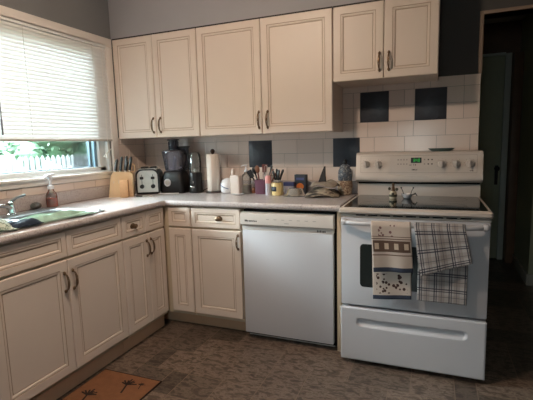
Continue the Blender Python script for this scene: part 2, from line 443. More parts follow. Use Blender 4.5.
struct(MB().m(HALLB).box(3.05, 3.13, 1.78, 2.0, 0, 2.1, bev=0.004).box(2.58, 3.13, 1.98, 2.05, 2.12, H).box(2.58, 2.64, 1.98, 2.05, 0, 2.12).build('trim_3'))
d1 = struct(MB().m(HALLD).box(2.66, 2.985, 1.90, 1.94, 0.01, 2.10, bev=0.003).build('door_1'))
MB().m(HALLD).box(2.72, 2.93, 1.893, 1.902, 1.15, 1.95, bev=0.004).box(2.72, 2.93, 1.893, 1.902, 0.2, 0.95, bev=0.004).build('door_panel', None, d1)
MB().m(GAPSHADE_HANDLE).box(2.935, 2.965, 1.892, 1.902, 0.80, 1.0, bev=0.003).lathe([(0.012, 1.90), (0.010, 1.87), (0.026, 1.86), (0.024, 1.84), (0.001, 1.832)], (2.95, 0, 0.97), 14, 'y').build('door_handle', None, d1)
struct(MB().m(HALLJ).box(2.99, 3.045, 1.90, 1.99, 0, 2.12, bev=0.003).box(2.645, 2.99, 1.90, 1.99, 2.105, 2.13).build('trim_4'))

# ------------------------------------------------------------------ cabinets
def rect(x0, x1, z0, z1, i, y): return [(x0+i, y, z0+i), (x1-i, y, z0+i), (x1-i, y, z1-i), (x0+i, y, z1-i)]
def panel(mb, x0, x1, z0, z1, yb, fw=0.05, t=0.02):
    """shaker front with stepped, brown-glazed moulding; back at yb, face at yb-t"""
    y = yb-t
    L = [(0, yb), (0, y+0.004), (0.004, y), (fw, y), (fw+0.0022, y+0.003), (fw+0.004, y+0.0022), (fw+0.011, y+0.0025), (fw+0.016, y+0.007), (fw+0.0185, y+0.0085), (fw+0.020, y+0.007)]
    mats = [CREAM, CREAM, CREAM, GLAZE, GLAZE, CREAM, CREAM, GLAZE, GLAZE, CREAM]
    mb.rings([rect(x0, x1, z0, z1, i, yy) for i, yy in L], mats)
    mb.m(CREAM)
def pull(mb, x, z0, z1, y, out=0.028):
    """bow pull with twisted bronze rods and button ends"""
    zc = (z0+z1)/2; h = (z1-z0)/2
    mb.m(BRONZE)
    N = 14
    for s in (-1, 1):
        P, R = [], []
        for k in range(N+1):
            t = -1+2*k/N; bow = (1-t*t)**0.5 if abs(t) < 1 else 0
            P.append((x+s*0.0045*math.cos(t*PI/2)**0.8 if abs(t) < 1 else x, y-0.006-out*0.85*bow, zc+t*h*0.86)); R.append(0.0032)
        mb.tube(P, R, 6)
    for s in (-1, 1):
        mb.ball((x, y-0.006, zc+s*h*0.88), 0.0085, 10, (1, 0.8, 1.1)); mb.ball((x, y-0.003, zc+s*h), 0.005, 8)
    mb.ball((x, y-0.006-out*0.85, zc), 0.0062, 8, (1, 1, 1.6))
def knob(mb, x, z, y):
    mb.m(BRONZE).lathe([(0.022, y), (0.020, y-0.003), (0.007, y-0.005), (0.006, y-0.014), (0.016, y-0.018), (0.017, y-0.025), (0.009, y-0.031), (0.001, y-0.032)], (x, 0, z), 16, 'y', sx=1.15, sy=0.85)

def base_cabinet(label, loc, rz, w, fronts, depth=0.595, toe=0.0, wx0=0.0, ca=None, hollow=False, group='cream base cabinets'):
    """fronts: (kind, x0, x1, z0, z1, pull-spec)"""
    t = thing('base_cabinet', label, 'cabinet', loc, rz, group)
    if ca: x0, x1 = ca
    else: x0, x1 = wx0, w
    c_ = MB().m(CARC)
    if hollow: c_.box(x0+0.001, x1-0.001, -depth, -depth+0.012, 0.10, 0.876).box(x0+0.001, x0+0.017, -depth, -0.01, 0.10, 0.876).box(x1-0.017, x1-0.001, -depth, -0.01, 0.10, 0.876).box(x0+0.001, x1-0.001, -depth, -0.01, 0.10, 0.118)
    else: c_.box(x0+0.001, x1-0.001, -depth, -0.01, 0.10, 0.876)
    c_.build('carcass', None, t, smooth=0)
    MB().m(TOEK).box(x0+0.001, x1-0.001, -depth+toe, -0.03, 0.0, 0.10).build('toe_kick', None, t, smooth=0)
    add_fronts(t, fronts, -depth)
    return t
def add_fronts(t, fronts, yb):
    for kind, x0, x1, z0, z1, spec in fronts:
        mb = MB(); panel(mb, x0, x1, z0, z1, yb-0.001, 0.030 if kind == 'drawer' else 0.046)
        d = mb.build(kind, None, t, smooth=0)
        if spec:
            h = MB()
            if spec[0] == 'pull': pull(h, spec[1], spec[2], spec[3], yb-0.021); h.build('handle', None, d)
            else: knob(h, spec[1], spec[2], yb-0.021+(0.008)); h.build('knob', None, d)

R90 = PI/2
DT, DB = (0.735, 0.868), (0.125, 0.722)      # drawer and door heights
# left run (local x runs along +y)
base_cabinet('wide cream base cabinet below the sink, two false drawers over two doors', (0, -1.885, 0), R90, 0.832, [
    ('drawer', 0.004, 0.424, *DT, None), ('drawer', 0.428, 0.828, *DT, None),
    ('door', 0.004, 0.418, *DB, ('pull', 0.391, 0.558, 0.662)), ('door', 0.422, 0.828, *DB, ('pull', 0.444, 0.558, 0.664))], toe=0.035, hollow=True)
base_cabinet('narrow cream base cabinet right of the sink unit, two handled doors', (0, -1.051, 0), R90, 0.431, [
    ('drawer', 0.003, 0.222, *DT, ('knob', 0.105, 0.795)), ('drawer', 0.226, 0.418, *DT, None),
    ('door', 0.003, 0.234, *DB, ('pull', 0.214, 0.572, 0.682)), ('door', 0.238, 0.418, *DB, ('pull', 0.258, 0.578, 0.686))], toe=0.035)
# back run
base_cabinet('cream corner base cabinet with a slim door and no handles', (0, 0, 0), 0, 0.82, [
    ('drawer', 0.640, 0.816, *DT, None), ('door', 0.640, 0.816, *DB, None)], toe=0.075)
base_cabinet('cream base cabinet left of the dishwasher, one door with a drawer and knob', (0.82, 0, 0), 0, 0.372, [
    ('drawer', 0.004, 0.368, *DT, ('knob', 0.216, 0.800)), ('door', 0.004, 0.368, *DB, ('pull', 0.352, 0.600, 0.700))], toe=0.075)
tag(MB().m(CARC).box(1.816, 1.838, -0.60, -0.01, 0, 0.876, bev=0.001).build('end_panel'), 'narrow cream upright panel between the dishwasher and the stove', 'panel')

def wall_cabinet(label, x0, x1, z0, z1, doors, group='cream wall cabinets'):
    t = thing('wall_cabinet', label, 'cabinet', (x0, -0.010, z0), 0, group)
    w, h = x1-x0, z1-z0
    MB().m(CREAM).box(0.0005, w-0.0005, -0.303, 0, 0.0, h-0.014).build('carcass', None, t, smooth=0)
    MB().m(GAPSHADE_HANDLE).box(0.0005, w-0.0005, -0.318, 0, h-0.014, h).build('shadow_gap_strip', None, t, smooth=0)  # dark strip standing for the shadow gap under the soffit
    add_fronts(t, [('door', a-x0, b-x0, 0.0, h-0.010, ('pull', p-x0, q0-z0, q1-z0)) for a, b, p, q0, q1 in doors], -0.303)
wall_cabinet('cream two-door wall cabinet beside the window, nearest the corner', 0.014, 0.758, 1.351, 2.112, [(0.018, 0.380, 0.360, 1.385, 1.500), (0.384, 0.756, 0.425, 1.385, 1.500)])
wall_cabinet('widest cream two-door wall cabinet, above the dishwasher', 0.759, 1.735, 1.351, 2.112, [(0.761, 1.246, 1.227, 1.385, 1.503), (1.250, 1.733, 1.290, 1.385, 1.503)])
wall_cabinet('short cream two-door wall cabinet mounted higher, above the stove', 1.737, 2.353, 1.655, 2.112, [(1.740, 2.044, 2.021, 1.697, 1.808), (2.048, 2.350, 2.076, 1.697, 1.808)])
struct(simple('shadow_gap_filler', GAPSHADE_HANDLE, None, 0.0, 0.0135, -0.312, -0.01, 1.351, 2.112))  # shaded gap between cabinet and left wall, drawn as a dark filler

# ------------------------------------------------------------------ worktop with lip, nosing and sink hole
CT, CB = 0.914, 0.878
SX0, SX1, SY0, SY1 = 0.105, 0.545, -1.86, -1.115
wk = MB().m(LAMIN); XE = 1.843; YE = -1.905
def slab(x0, x1, y0, y1): wk.box(x0, x1, y0, y1, CB, CT)
slab(0.009, SX0, YE, -0.0095); slab(SX0, SX1, YE, SY0); slab(SX0, SX1, SY1, -0.0095); slab(SX1, 0.622, YE, -0.0095)
slab(0.622, XE, -0.622, -0.0095)
def nose(path_axis, a, b, edge):
    N = 8; r = (CT-CB)/2; poly = [(edge, CT)]+[(edge+ (1 if path_axis == 'y' else -1)*r*0.8*math.sin(PI*k/N), (CT+CB)/2+r*math.cos(PI*k/N)) for k in range(1, N)]+[(edge, CB)]
    wk.prism(poly, path_axis, a, b)
nose('y', YE, -0.622, 0.622); nose('x', 0.622, XE, -0.622)
worktop = tag(wk.build('worktop', smooth=40), 'speckled grey-beige laminate worktop running round the corner to the stove', 'worktop')
MB().m(LAMIN).box(0.009, 0.030, YE, -0.0095, CT, 0.998, bev=0.005).box(0.030, XE, -0.030, -0.0095, CT, 0.998, bev=0.005).build('upstand', None, worktop)

# ------------------------------------------------------------------ sink, tap, cloths
def rrect(x0, x1, y0, y1, r, z, n=6):
    P = []
    for cx, cy, a0 in ((x1-r, y1-r, 0), (x0+r, y1-r, 90), (x0+r, y0+r, 180), (x1-r, y0+r, 270)):
        for k in range(n+1):
            a = math.radians(a0+90*k/n); P.append((cx+r*math.cos(a), cy+r*math.sin(a), z))
    return P
sk = MB().m(SINKM)
X0, X1, Y0, Y1 = 0.085, 0.568, -1.885, -1.092
sk.rings([rrect(X0, X1, Y0, Y1, 0.06, CT+0.0005), rrect(X0+0.003, X1-0.003, Y0+0.003, Y1-0.003, 0.058, CT+0.007), rrect(X0+0.018, X1-0.018, Y0+0.018, Y1-0.018, 0.05, CT+0.006)], cap=False)
# deck behind the bowls and the two bowls
def bowl(x0, x1, y0, y1):
    sk.rings([rrect(x0-0.012, x1+0.012, y0-0.012, y1+0.012, 0.06, CT+0.006), rrect(x0, x1, y0, y1, 0.055, CT-0.003), rrect(x0+0.006, x1-0.006, y0+0.006, y1-0.006, 0.05, CT-0.15),
              rrect(x0+0.03, x1-0.03, y0+0.03, y1-0.03, 0.04, CT-0.17)])
bowl(0.185, 0.532, -1.475, -1.128); bowl(0.185, 0.532, -1.85, -1.505)
sk.box(0.100, 0.176, -1.868, -1.108, CT+0.003, CT+0.006).box(0.17, 0.545, -1.494, -1.486, CT+0.002, CT+0.006)
sink = tag(sk.build('kitchen_sink', smooth=50), 'stainless steel double bowl sink set into the worktop under the window', 'sink')
def strainer(y):
    MB().m(CHROME).lathe([(0.040, 0), (0.042, 0.003), (0.030, 0.003), (0.026, 0.001), (0.008, 0.001), (0.007, 0.012), (0.001, 0.013)], (0.36, y, CT-0.17), 16).build('drain', None, sink)
strainer(-1.30); strainer(-1.68)
tp = thing('kitchen_tap', 'chrome single-lever mixer tap at the back of the sink', 'tap', (0.135, -1.385, CT+0.006))
MB().m(CHROME).lathe([(0.030, 0), (0.030, 0.006), (0.024, 0.012), (0.021, 0.05), (0.022, 0.062), (0.020, 0.072), (0.001, 0.080)], n=20).build('tap_body', None, tp)
MB().m(CHROME).tube([(0.005, 0, 0.035), (0.030, -0.05, 0.058), (0.060, -0.12, 0.070), (0.082, -0.165, 0.064), (0.086, -0.18, 0.046)], [0.013, 0.012, 0.011, 0.011, 0.011], 12).build('spout', None, tp)
MB().m(CHROME).tube([(0, 0, 0.072), (0.01, 0.035, 0.094), (0.016, 0.085, 0.104)], [0.010, 0.008, 0.007], 10).build('lever', None, tp)

def cloth_lump(name, label, cat, m, cx, cy, lx, ly, rz, h, seed, zb, fold=3.0, group=None, lift=0.006):
    c, s_ = math.cos(rz), math.sin(rz)
    def f(u, v):
        a, b = (u-0.5), (v-0.5)
        e = max(0.0, 1-(2*abs(a))**4)*max(0.0, 1-(2*abs(b))**4)
        nz = noise.noise(Vector((u*2.2+seed, v*fold, seed)))*0.6+0.4*abs(noise.noise(Vector((u*3, v*fold*1.6+seed, 3.3))))
        z = zb+lift+e*h*(0.45+0.8*nz)
        x, y = a*lx*(1+0.12*noise.noise(Vector((v*3, seed, 1)))), b*ly*(1+0.14*noise.noise(Vector((u*3, seed, 5))))
        return (cx+c*x-s_*y, cy+s_*x+c*y, max(z, zb+0.003))
    o = MB().m(m).grid(f, 36, 24).build(name, solid=0.004, smooth=80)
    return tag(o, label, cat, group)
cloth_lump('dish_cloth', 'mint green cloth bunched along the front of the sink', 'cloth', TEAL, 0.520, -1.430, 0.44, 0.100, math.radians(86), 0.046, 2.1, CT+0.002, 8)
cloth_lump('folded_cloth', 'dark navy folded cloth beside the mint cloth on the sink rim', 'cloth', NAVYC, 0.535, -1.630, 0.17, 0.085, math.radians(88), 0.036, 5.2, CT+0.006, 2)
cloth_lump('patterned_cloth', 'pale leaf-patterned cloth heaped over the left sink bowl', 'cloth', FLORAL, 0.455, -1.735, 0.20, 0.20, math.radians(60), 0.075, 8.4, CT+0.004, 3)

sp = thing('soap_dispenser', 'clear pump bottle of red soap on the worktop under the window', 'soap dispenser', (0.062, -1.045, CT))
MB().m(CLEARP).lathe([(0.031, 0.0), (0.034, 0.004), (0.034, 0.07), (0.030, 0.088), (0.016, 0.108), (0.015, 0.118)], n=20).build('bottle', None, sp)
MB().m(REDS).lathe([(0.030, 0.003), (0.0325, 0.006), (0.0325, 0.056), (0.001, 0.057)], n=20).build('liquid', None, sp)
MB().m(WHITEC).lathe([(0.019, 0.116), (0.019, 0.136), (0.008, 0.140), (0.007, 0.180), (0.016, 0.182), (0.018, 0.200), (0.001, 0.206)], n=16)\
    .tube([(-0.012, 0.045, 0.205), (0, 0, 0.206), (0.014, -0.035, 0.203), (0.022, -0.056, 0.192)], [0.006, 0.010, 0.009, 0.006], 8).build('pump', None, sp)
tag(MB().m(SCRUB).ball((0.062, -1.165, CT+0.024), 0.034, 14, (0.85, 1.0, 0.68)).build('scouring_pad'), 'dark grey round scouring pad left of the red soap bottle', 'scourer')

# ------------------------------------------------------------------ dishwasher
dw = thing('dishwasher', 'white built-in dishwasher between the cabinets and the stove', 'dishwasher', (1.198, 0, 0))
simple('tub', DARK, dw, 0.003, 0.609, -0.575, -0.03, 0.02, 0.866)
MB().m(APPL).box(0.006, 0.598, -0.618, -0.576, 0.045, 0.738, bev=0.006).build('door', None, dw)
MB().m(APPLG).box(0.004, 0.600, -0.612, -0.576, 0.738, 0.768, bev=0.003).build('door_trim', None, dw)
cp = MB().m(APPLG).prism([(-0.576, 0.766), (-0.626, 0.770), (-0.634, 0.778), (-0.634, 0.830), (-0.628, 0.846), (-0.612, 0.852), (-0.576, 0.852)], 'x', 0.002, 0.602).build('control_panel', None, dw)
def marks(mb, x0, x1, z0, z1, y, n, seed, th=0.0005):
    r = random.Random(seed); x = x0; w = (x1-x0)/n
    for k in range(n):
        a = w*(0.55+0.3*r.random()); zz = z1-(z1-z0)*(0.35*r.random() if k else 0)
        mb.box(x, x+a, y-th, y, z0, zz); x += w
m_ = MB().m(INK); marks(m_, 0.034, 0.118, 0.795, 0.807, -0.634, 9, 2); m_.build('brand_mark', None, cp)
m_ = MB().m(INK); marks(m_, 0.500, 0.556, 0.744, 0.757, -0.612, 6, 4); m_.build('brand_mark', None, dw)
m_ = MB().m(mat('faint_print', (158, 152, 148), 0.6))
FP_ = m_.mats[0]; m_.bm.free()
for k in range(7): simple('button', FP_, cp, 0.18+0.05*k, 0.20+0.05*k, -0.6345, -0.634, 0.812, 0.815)
simple('button', FP_, cp, 0.300, 0.330, -0.6345, -0.634, 0.790, 0.794)
MB().m(APPLG).box(0.010, 0.594, -0.560, -0.548, 0.004, 0.060, bev=0.002).build('kick_plate', None, dw)

# ------------------------------------------------------------------ stove
sx, sw = 1.858, 0.757
st = thing('stove', 'white freestanding electric stove with a black glass top and backguard', 'stove', (sx, 0, 0))
MB().m(BISQ).box(0.004, sw-0.004, -0.655, -0.02, 0.025, 0.885).build('oven_body', None, st, smooth=0)
for a in (0.05, sw-0.05):
    for b in (-0.60, -0.10): MB().m(BLACK).lathe([(0.018, 0), (0.018, 0.008), (0.008, 0.010), (0.008, 0.026)], (a, b, 0), 10).build('foot', None, st)
ct = MB().m(BISQ)
ct.rings([rrect(-0.004, sw+0.004, -0.715, -0.10, 0.014, 0.884), rrect(-0.006, sw+0.006, -0.722, -0.095, 0.018, 0.892), rrect(-0.006, sw+0.006, -0.720, -0.095, 0.018, 0.906),
          rrect(0.000, sw, -0.708, -0.10, 0.016, 0.914), rrect(0.014, sw-0.014, -0.690, -0.105, 0.012, 0.9155)])
ctop = ct.build('cooktop', None, st)
gl = MB().m(BLKGL).prism([p[:2] for p in rrect(0.016, sw-0.016, -0.686, -0.125, 0.010, 0)], 'z', 0.9156, 0.9176).build('glass_top', None, ctop, smooth=0)
for bx, by, br in ((0.19, -0.53, 0.105), (0.57, -0.53, 0.085), (0.19, -0.26, 0.075), (0.57, -0.26, 0.105)):
    rg = MB().m(RING)
    for rr in (br,):
        A = [rg.bm.verts.new((bx+rr*math.cos(2*PI*k/40), by+rr*math.sin(2*PI*k/40), 0.9178)) for k in range(40)]
        B = [rg.bm.verts.new((bx+(rr-0.003)*math.cos(2*PI*k/40), by+(rr-0.003)*math.sin(2*PI*k/40), 0.9178)) for k in range(40)]
        for k in range(40): rg.face([A[k], A[(k+1) % 40], B[(k+1) % 40], B[k]])
    rg.build('burner_ring', None, ctop, smooth=0)
MB().m(mat('hob_print', (150, 148, 142), 0.4)).box(0.585, 0.625, -0.150, -0.138, 0.9176, 0.9179).build('hot_surface_mark', None, ctop, smooth=0)
# backguard: plain riser, dark slot, bowed control panel
bg = MB().m(BISQ).box(0.0, sw, -0.118, -0.02, 0.885, 0.994, bev=0.004).build('riser', None, st)
MB().m(DARK).box(0.004, sw-0.004, -0.110, -0.02, 0.994, 1.010).build('vent_gap', None, st, smooth=0)
N = 24
def pfn(u, v):
    return 0
pb = MB().m(BISQ)
loops = []
def prof(u):
    """front profile at fraction u across: lower edge dips in the middle"""
    d = 0.010*(1-(2*u-1)**2)
    return [(-0.02, 1.006), (-0.125, 1.006-0), (-0.160, 1.014+0.008*(2*u-1)**2-d*0.3), (-0.166, 1.032-d*0.5), (-0.160, 1.055-d*0.4), (-0.153, 1.064-d), (-0.140, 1.186), (-0.132, 1.198), (-0.115, 1.203), (-0.02, 1.203)]
V = []
for k in range(N+1):
    u = k/N; x = -0.006+u*(sw+0.012)
    e = 0.0
    V.append([pb.bm.verts.new((x, y, z)) for y, z in prof(u)])
for a, b in zip(V, V[1:]):
    for k in range(len(a)): pb.face([a[k], a[(k+1) % len(a)], b[(k+1) % len(a)], b[k]])
pb.face(V[0]); pb.face(V[-1][::-1])
panel_o = pb.build('control_panel', None, st, smooth=50)
def pf(z):        # face depth at height z on the tilted panel
    return -0.153+(z-1.056)/(1.186-1.056)*0.013
ln = MB().m(mat('panel_line', (150, 138, 130), 0.5))
for a, b, c, d in ((0.025, sw-0.025, 1.180, 1.1815), (0.025, sw-0.025, 1.070, 1.0715)): ln.box(a, b, pf(c)-0.0012, pf(c)+0.002, c, d)
for a in (0.025, sw-0.0265):
    ln.gbox(Matrix.Translation((a, pf(1.125)-0.0002, 1.1255)) @ Matrix.Rotation(math.atan2(0.013, 0.13)*-1, 4, 'X') @ Matrix.Diagonal((0.0015, 0.002, 0.110, 1)))
ln.build('panel_outline', None, panel_o)
for kx in (0.061, 0.140, 0.531, 0.611, 0.689):
    kb = MB().m(BISQ); y = pf(1.128)
    kb.lathe([(0.023, 0.0), (0.022, -0.012), (0.020, -0.016), (0.001, -0.017)], (0, 0, 0), 20, 'y').box(-0.0055, 0.0055, -0.030, -0.012, -0.021, 0.021, bev=0.003)
    k_ = kb.build('knob', None, panel_o, loc=(kx, y+0.001, 1.128), rot=(math.radians(6), math.radians(-8 if kx < 0.3 else 0), 0))
    t_ = MB().m(mat('pointer_print', (120, 108, 104), 0.5))
    for q in range(7):
        a = math.radians(-120+40*q); t_.box(math.sin(a)*0.031-0.0012, math.sin(a)*0.031+0.0012, -0.0012, 0.001, math.cos(a)*0.031-0.0012, math.cos(a)*0.031+0.0012)
    t_.build('dial_marks', None, panel_o, loc=(kx, y, 1.128), rot=(math.radians(-5.7), 0, 0))
cl = MB().m(BLACK).box(0.345, 0.409, -0.0012, 0.002, -0.017, 0.017)
cl.m(GREEN)
def seg7(x, ch, s=0.0042):
    S = {'1': 'bc', '0': 'abcdef', '4': 'fgbc', '8': 'abcdefg', '5': 'afgcd', '3': 'abgcd', '2': 'abged'}[ch]
    w, h, t = s*1.9, s*2.2, 0.0014
    R_ = {'a': (0, w, 2*h, 2*h+t), 'd': (0, w, 0, t), 'g': (0, w, h, h+t), 'f': (0, t, h, 2*h), 'b': (w-t, w, h, 2*h), 'e': (0, t, 0, h), 'c': (w-t, w, 0, h)}
    for q in S:
        a, b, c, d = R_[q]; cl.box(x+a, x+b, -0.0018, -0.001, -0.010+c, -0.010+d)
for x, c in ((0.362, '8'), (0.376, '4'), (0.390, '0')): seg7(x, c)
cl.box(0.3718, 0.3732, -0.0018, -0.001, -0.005, -0.003).box(0.3718, 0.3732, -0.0018, -0.001, 0.003, 0.005)
cl.build('clock_display', None, panel_o, loc=(0, pf(1.150), 1.150), rot=(math.radians(-5.7), 0, 0))
BTG = mat('button_grey', (160, 148, 142), 0.5)
def button(x0, x1, z0, z1, m, nm='button'):
    MB().m(m).box(x0, x1, -0.0014, 0.001, z0, z1).build(nm, None, panel_o, loc=(0, pf(1.140), 1.140), rot=(math.radians(-5.7), 0, 0))
for j in range(2):
    for i in range(4): button(0.262+0.018*i, 0.270+0.018*i, 0.010-0.028*j, 0.018-0.028*j, BTG)
    for i in range(3): button(0.424+0.022*i, 0.432+0.022*i, 0.010-0.028*j, 0.018-0.028*j, INK if i else BTG)
button(0.335, 0.350, -0.022, -0.019, INK); button(0.362, 0.365, -0.024, -0.012, INK); button(0.372, 0.376, -0.024, -0.014, INK)
m_ = MB().m(INK); marks(m_, 0.352, 0.386, 1.086, 1.093, pf(1.09)-0.0002, 6, 8, 0.0012); m_.build('brand_mark', None, panel_o)
m_ = MB().m(INK); marks(m_, 0.690, 0.712, 1.080, 1.085, pf(1.083)-0.0002, 4, 9, 0.0012); m_.build('brand_mark', None, panel_o)
# oven door with window, vent strip and bar handle
od = MB().m(APPL).box(0.003, sw-0.003, -0.700, -0.657, 0.352, 0.860, bev=0.007).build('oven_door', None, st)
MB().m(OVENG).prism([(a, b) for a, _, b in [(p[0], 0, p[1]) for p in rrect(0.110, 0.560, 0.465, 0.712, 0.02, 0)]], 'y', -0.7015, -0.698).build('oven_window', None, od, smooth=0)
vs = MB().m(BISQ).prism([(-0.657, 0.860), (-0.700, 0.860), (-0.704, 0.866), (-0.690, 0.879), (-0.657, 0.879)], 'x', 0.003, sw-0.003)
vs.m(DARK)
for k in range(9):
    a = 0.085+k*0.066; vs.gbox(Matrix.Translation((a+0.027, -0.6975, 0.8735)) @ Matrix.Rotation(math.radians(-43), 4, 'X') @ Matrix.Diagonal((0.050, 0.010, 0.003, 1)))
vs.build('vent_strip', None, od, smooth=0)
hb = MB().m(APPL); Pth = []; Rr = []
for k in range(25):
    u = k/24; e = abs(2*u-1)
    Pth.append((0.014+u*(sw-0.028), -0.7005-0.056*(1-e**10), 0.838)); Rr.append(0.0135)
hb.tube(Pth, Rr, 12)
for s_ in (0.028, sw-0.028): hb.box(s_-0.016, s_+0.016, -0.745, -0.698, 0.822, 0.854, bev=0.010)
hb.build('oven_handle', None, od, smooth=60)
# storage drawer with a scooped grip
def dfn(u, v):
    x = 0.003+u*(sw-0.006); z = 0.028+v*(0.343-0.028)
    zc = 0.262-0.010*(1-(2*u-1)**2)*0.6
    dx = max(0, abs(x-sw/2)-0.262); d = math.hypot(dx, (z-zc))
    t = min(max((0.024-d)/0.008, 0), 1); t = t*t*(3-2*t)
    edge = min(u*(sw-0.006), (1-u)*(sw-0.006), v*0.315, (1-v)*0.315)
    rd = 0.006*(1-min(edge/0.006, 1))**2
    tilt_ = 0.55+0.45*min(max((z-zc)/0.024*0.5+0.5, 0), 1)
    return (x, -0.720+0.022*t*tilt_+rd, z)
dr = MB().m(APPL).grid(dfn, 150, 66)
dr.box(0.006, sw-0.006, -0.694, -0.657, 0.032, 0.340)
dr.build('storage_drawer', None, st, smooth=70)

# towels over the oven handle
def towel_material(kind):
    m = bpy.data.materials.new(kind); m.use_nodes = True; g = NG(m); b = m.node_tree.nodes['Principled BSDF']; b.inputs['Roughness'].default_value = 0.95
    uv, u, v = g.uv()
    if kind == 'printed_towel':
        n = m.node_tree.nodes.new('ShaderNodeTexVoronoi'); n.inputs['Scale'].default_value = 1.0
        mp = m.node_tree.nodes.new('ShaderNodeMapping'); mp.inputs['Scale'].default_value = (9, 30, 1); m.node_tree.links.new(uv, mp.inputs['Vector']); m.node_tree.links.new(mp.outputs[0], n.inputs['Vector'])
        dots = g.math('LESS_THAN', n.outputs['Distance'], 0.36)
        rnd = m.node_tree.nodes.new('ShaderNodeSeparateColor'); m.node_tree.links.new(n.outputs['Color'], rnd.inputs[0])
        few = g.math('MULTIPLY', dots, g.math('GREATER_THAN', rnd.outputs[0], 0.18))
        c = g.mix(0.0, (194, 180, 170), (194, 180, 170))
        inner = g.band(u, 0.10, 0.90)
        # v runs from the front hem (0) over the bar (about 0.39) down to the rear hem (1)
        low = g.math('MULTIPLY', g.band(v, 0.80, 0.955), inner)
        c = g.mix(g.math('MULTIPLY', few, low), c, (66, 44, 40))
        top = g.math('MULTIPLY', g.band(v, 0.265, 0.36), g.band(u, 0.18, 0.82))
        c = g.mix(g.math('MULTIPLY', few, top), c, (120, 90, 92))
        band = g.math('MULTIPLY', g.band(v, 0.15, 0.235), g.band(u, 0.03, 0.97))
        bead = g.math('GREATER_THAN', g.math('ABSOLUTE', g.math('SINE', g.math('MULTIPLY', u, 12.6))), 0.78)
        mid = g.band(v, 0.17, 0.215)
        bc = g.mix(g.math('MULTIPLY', bead, mid), (92, 72, 62), (196, 178, 160))
        c = g.mix(band, c, bc)
        for lo, hi in ((0.123, 0.131), (0.244, 0.251), (0.262, 0.267)): c = g.mix(g.band(v, lo, hi), c, (104, 82, 70))
        c = g.mix(g.band(v, -1, 0.034), c, (54, 62, 80)); c = g.mix(g.band(v, 0.968, 2), c, (54, 62, 80))
    else:
        c = g.mix(0.0, (178, 174, 174), (178, 174, 174))
        tan_ = g.band(g.math('FRACT', g.math('MULTIPLY', u, 3.3)), 0.45, 0.85)
        c = g.mix(g.math('MULTIPLY', tan_, 0.45), c, (130, 118, 112))
        tan2 = g.band(g.math('FRACT', g.math('MULTIPLY', v, 8.0)), 0.5, 0.9)
        c = g.mix(g.math('MULTIPLY', tan2, 0.35), c, (130, 118, 112))
        for k_, src in ((3.3, u), (8.0, v)):
            f = g.math('FRACT', g.math('MULTIPLY', src, k_))
            for lo, hi in ((0.12, 0.20), (0.27, 0.33)): c = g.mix(g.math('MULTIPLY', g.band(f, lo, hi), 0.85), c, (44, 46, 62))
            c = g.mix(g.math('MULTIPLY', g.band(f, 0.62, 0.66), 0.6), c, (60, 62, 76))
    m.node_tree.links.new(c, b.inputs['Base Color']); return m
def towel(label, m, x0, x1, zf, zr, seed, skew_f=0.0, skew_r=0.0, shift_r=0.0, hem_tilt_f=0.0, hem_tilt_r=0.0, layers=None):
    yb, zbar, rb = -0.7565, 0.838, 0.0175
    lf, lr, arc = zbar-zf, zbar-zr, PI*rb
    tot = lf+arc+lr
    def f(u, v):
        s = v*tot; w = x1-x0
        nz = noise.noise(Vector((u*2.5+seed, v*4, seed)))
        if s < lf:
            h = 1-s/lf                                   # 1 at hem
            x = x0+u*w+skew_f*h; z = zbar-(lf-s)-hem_tilt_f*(u-0.5)*h
            y = yb-rb-0.004-(0.010*h*(0.5+nz)+0.005*h*math.sin(u*9+seed)) - 0.003
        elif s < lf+arc:
            a = (s-lf)/arc*PI; x = x0+u*w; z = zbar+rb*math.sin(a); y = yb-rb*math.cos(a)
        else:
            h = (s-lf-arc)/lr; x = x0+u*w+skew_r*h+shift_r*min(h*2, 1); z = zbar-(s-lf-arc)-hem_tilt_r*(u-0.5)*h
            y = yb+rb-0.003+(0.003*math.sin(u*8+seed*2)+0.003*nz)*h
        return (x, y, z)
    return tag(MB().m(m).grid(f, 30, 90).build('dish_towel', solid=0.003, smooth=80), label, 'towel', 'towels on the oven handle')
towel('cream printed towel with navy hems, left one on the oven handle', towel_material('printed_towel'), 2.036, 2.236, 0.590, 0.425, 1.3, skew_f=0.018, skew_r=0.010, hem_tilt_f=-0.012, hem_tilt_r=-0.02)
towel('grey and navy plaid towel, right one on the oven handle', towel_material('plaid_towel'), 2.254, 2.492, 0.625, 0.435, 4.4, skew_f=0.036, skew_r=0.0, shift_r=0.02, hem_tilt_f=-0.085, hem_tilt_r=0.0)

# small things on the stove
pm = thing('figurine', 'small brown and cream pottery figurine with raised top, left on the cooktop', 'figurine', (2.107, -0.29, 0.9179))
MB().m(mat('cream_pottery', (206, 194, 168), 0.3)).lathe([(0.020, 0), (0.024, 0.010), (0.022, 0.035), (0.014, 0.048), (0.001, 0.05)], n=16).build('body', None, pm)
MB().m(mat('dark_green_pottery', (70, 68, 54), 0.3)).lathe([(0.0248, 0.012), (0.0252, 0.018), (0.0246, 0.026)], n=16).ball((0.022, 0, 0.058), 0.010, 8).ball((-0.022, -0.004, 0.062), 0.010, 8).ball((0, -0.018, 0.03), 0.010, 8).build('leaf', None, pm)
MB().m(mat('brown_glaze_pottery', (96, 70, 50), 0.3)).lathe([(0.014, 0.046), (0.010, 0.06), (0.007, 0.078), (0.010, 0.088), (0.006, 0.098), (0.001, 0.100)], n=12).build('stopper', None, pm)
ab = thing('tea_light_holder', 'small white dish with thin dark wire horns, right of the pottery figurine', 'holder', (2.190, -0.27, 0.9179))
MB().m(WHITEC).lathe([(0.018, 0), (0.024, 0.004), (0.034, 0.022), (0.036, 0.030), (0.031, 0.028), (0.022, 0.008), (0.001, 0.006)], n=18).build('dish', None, ab)
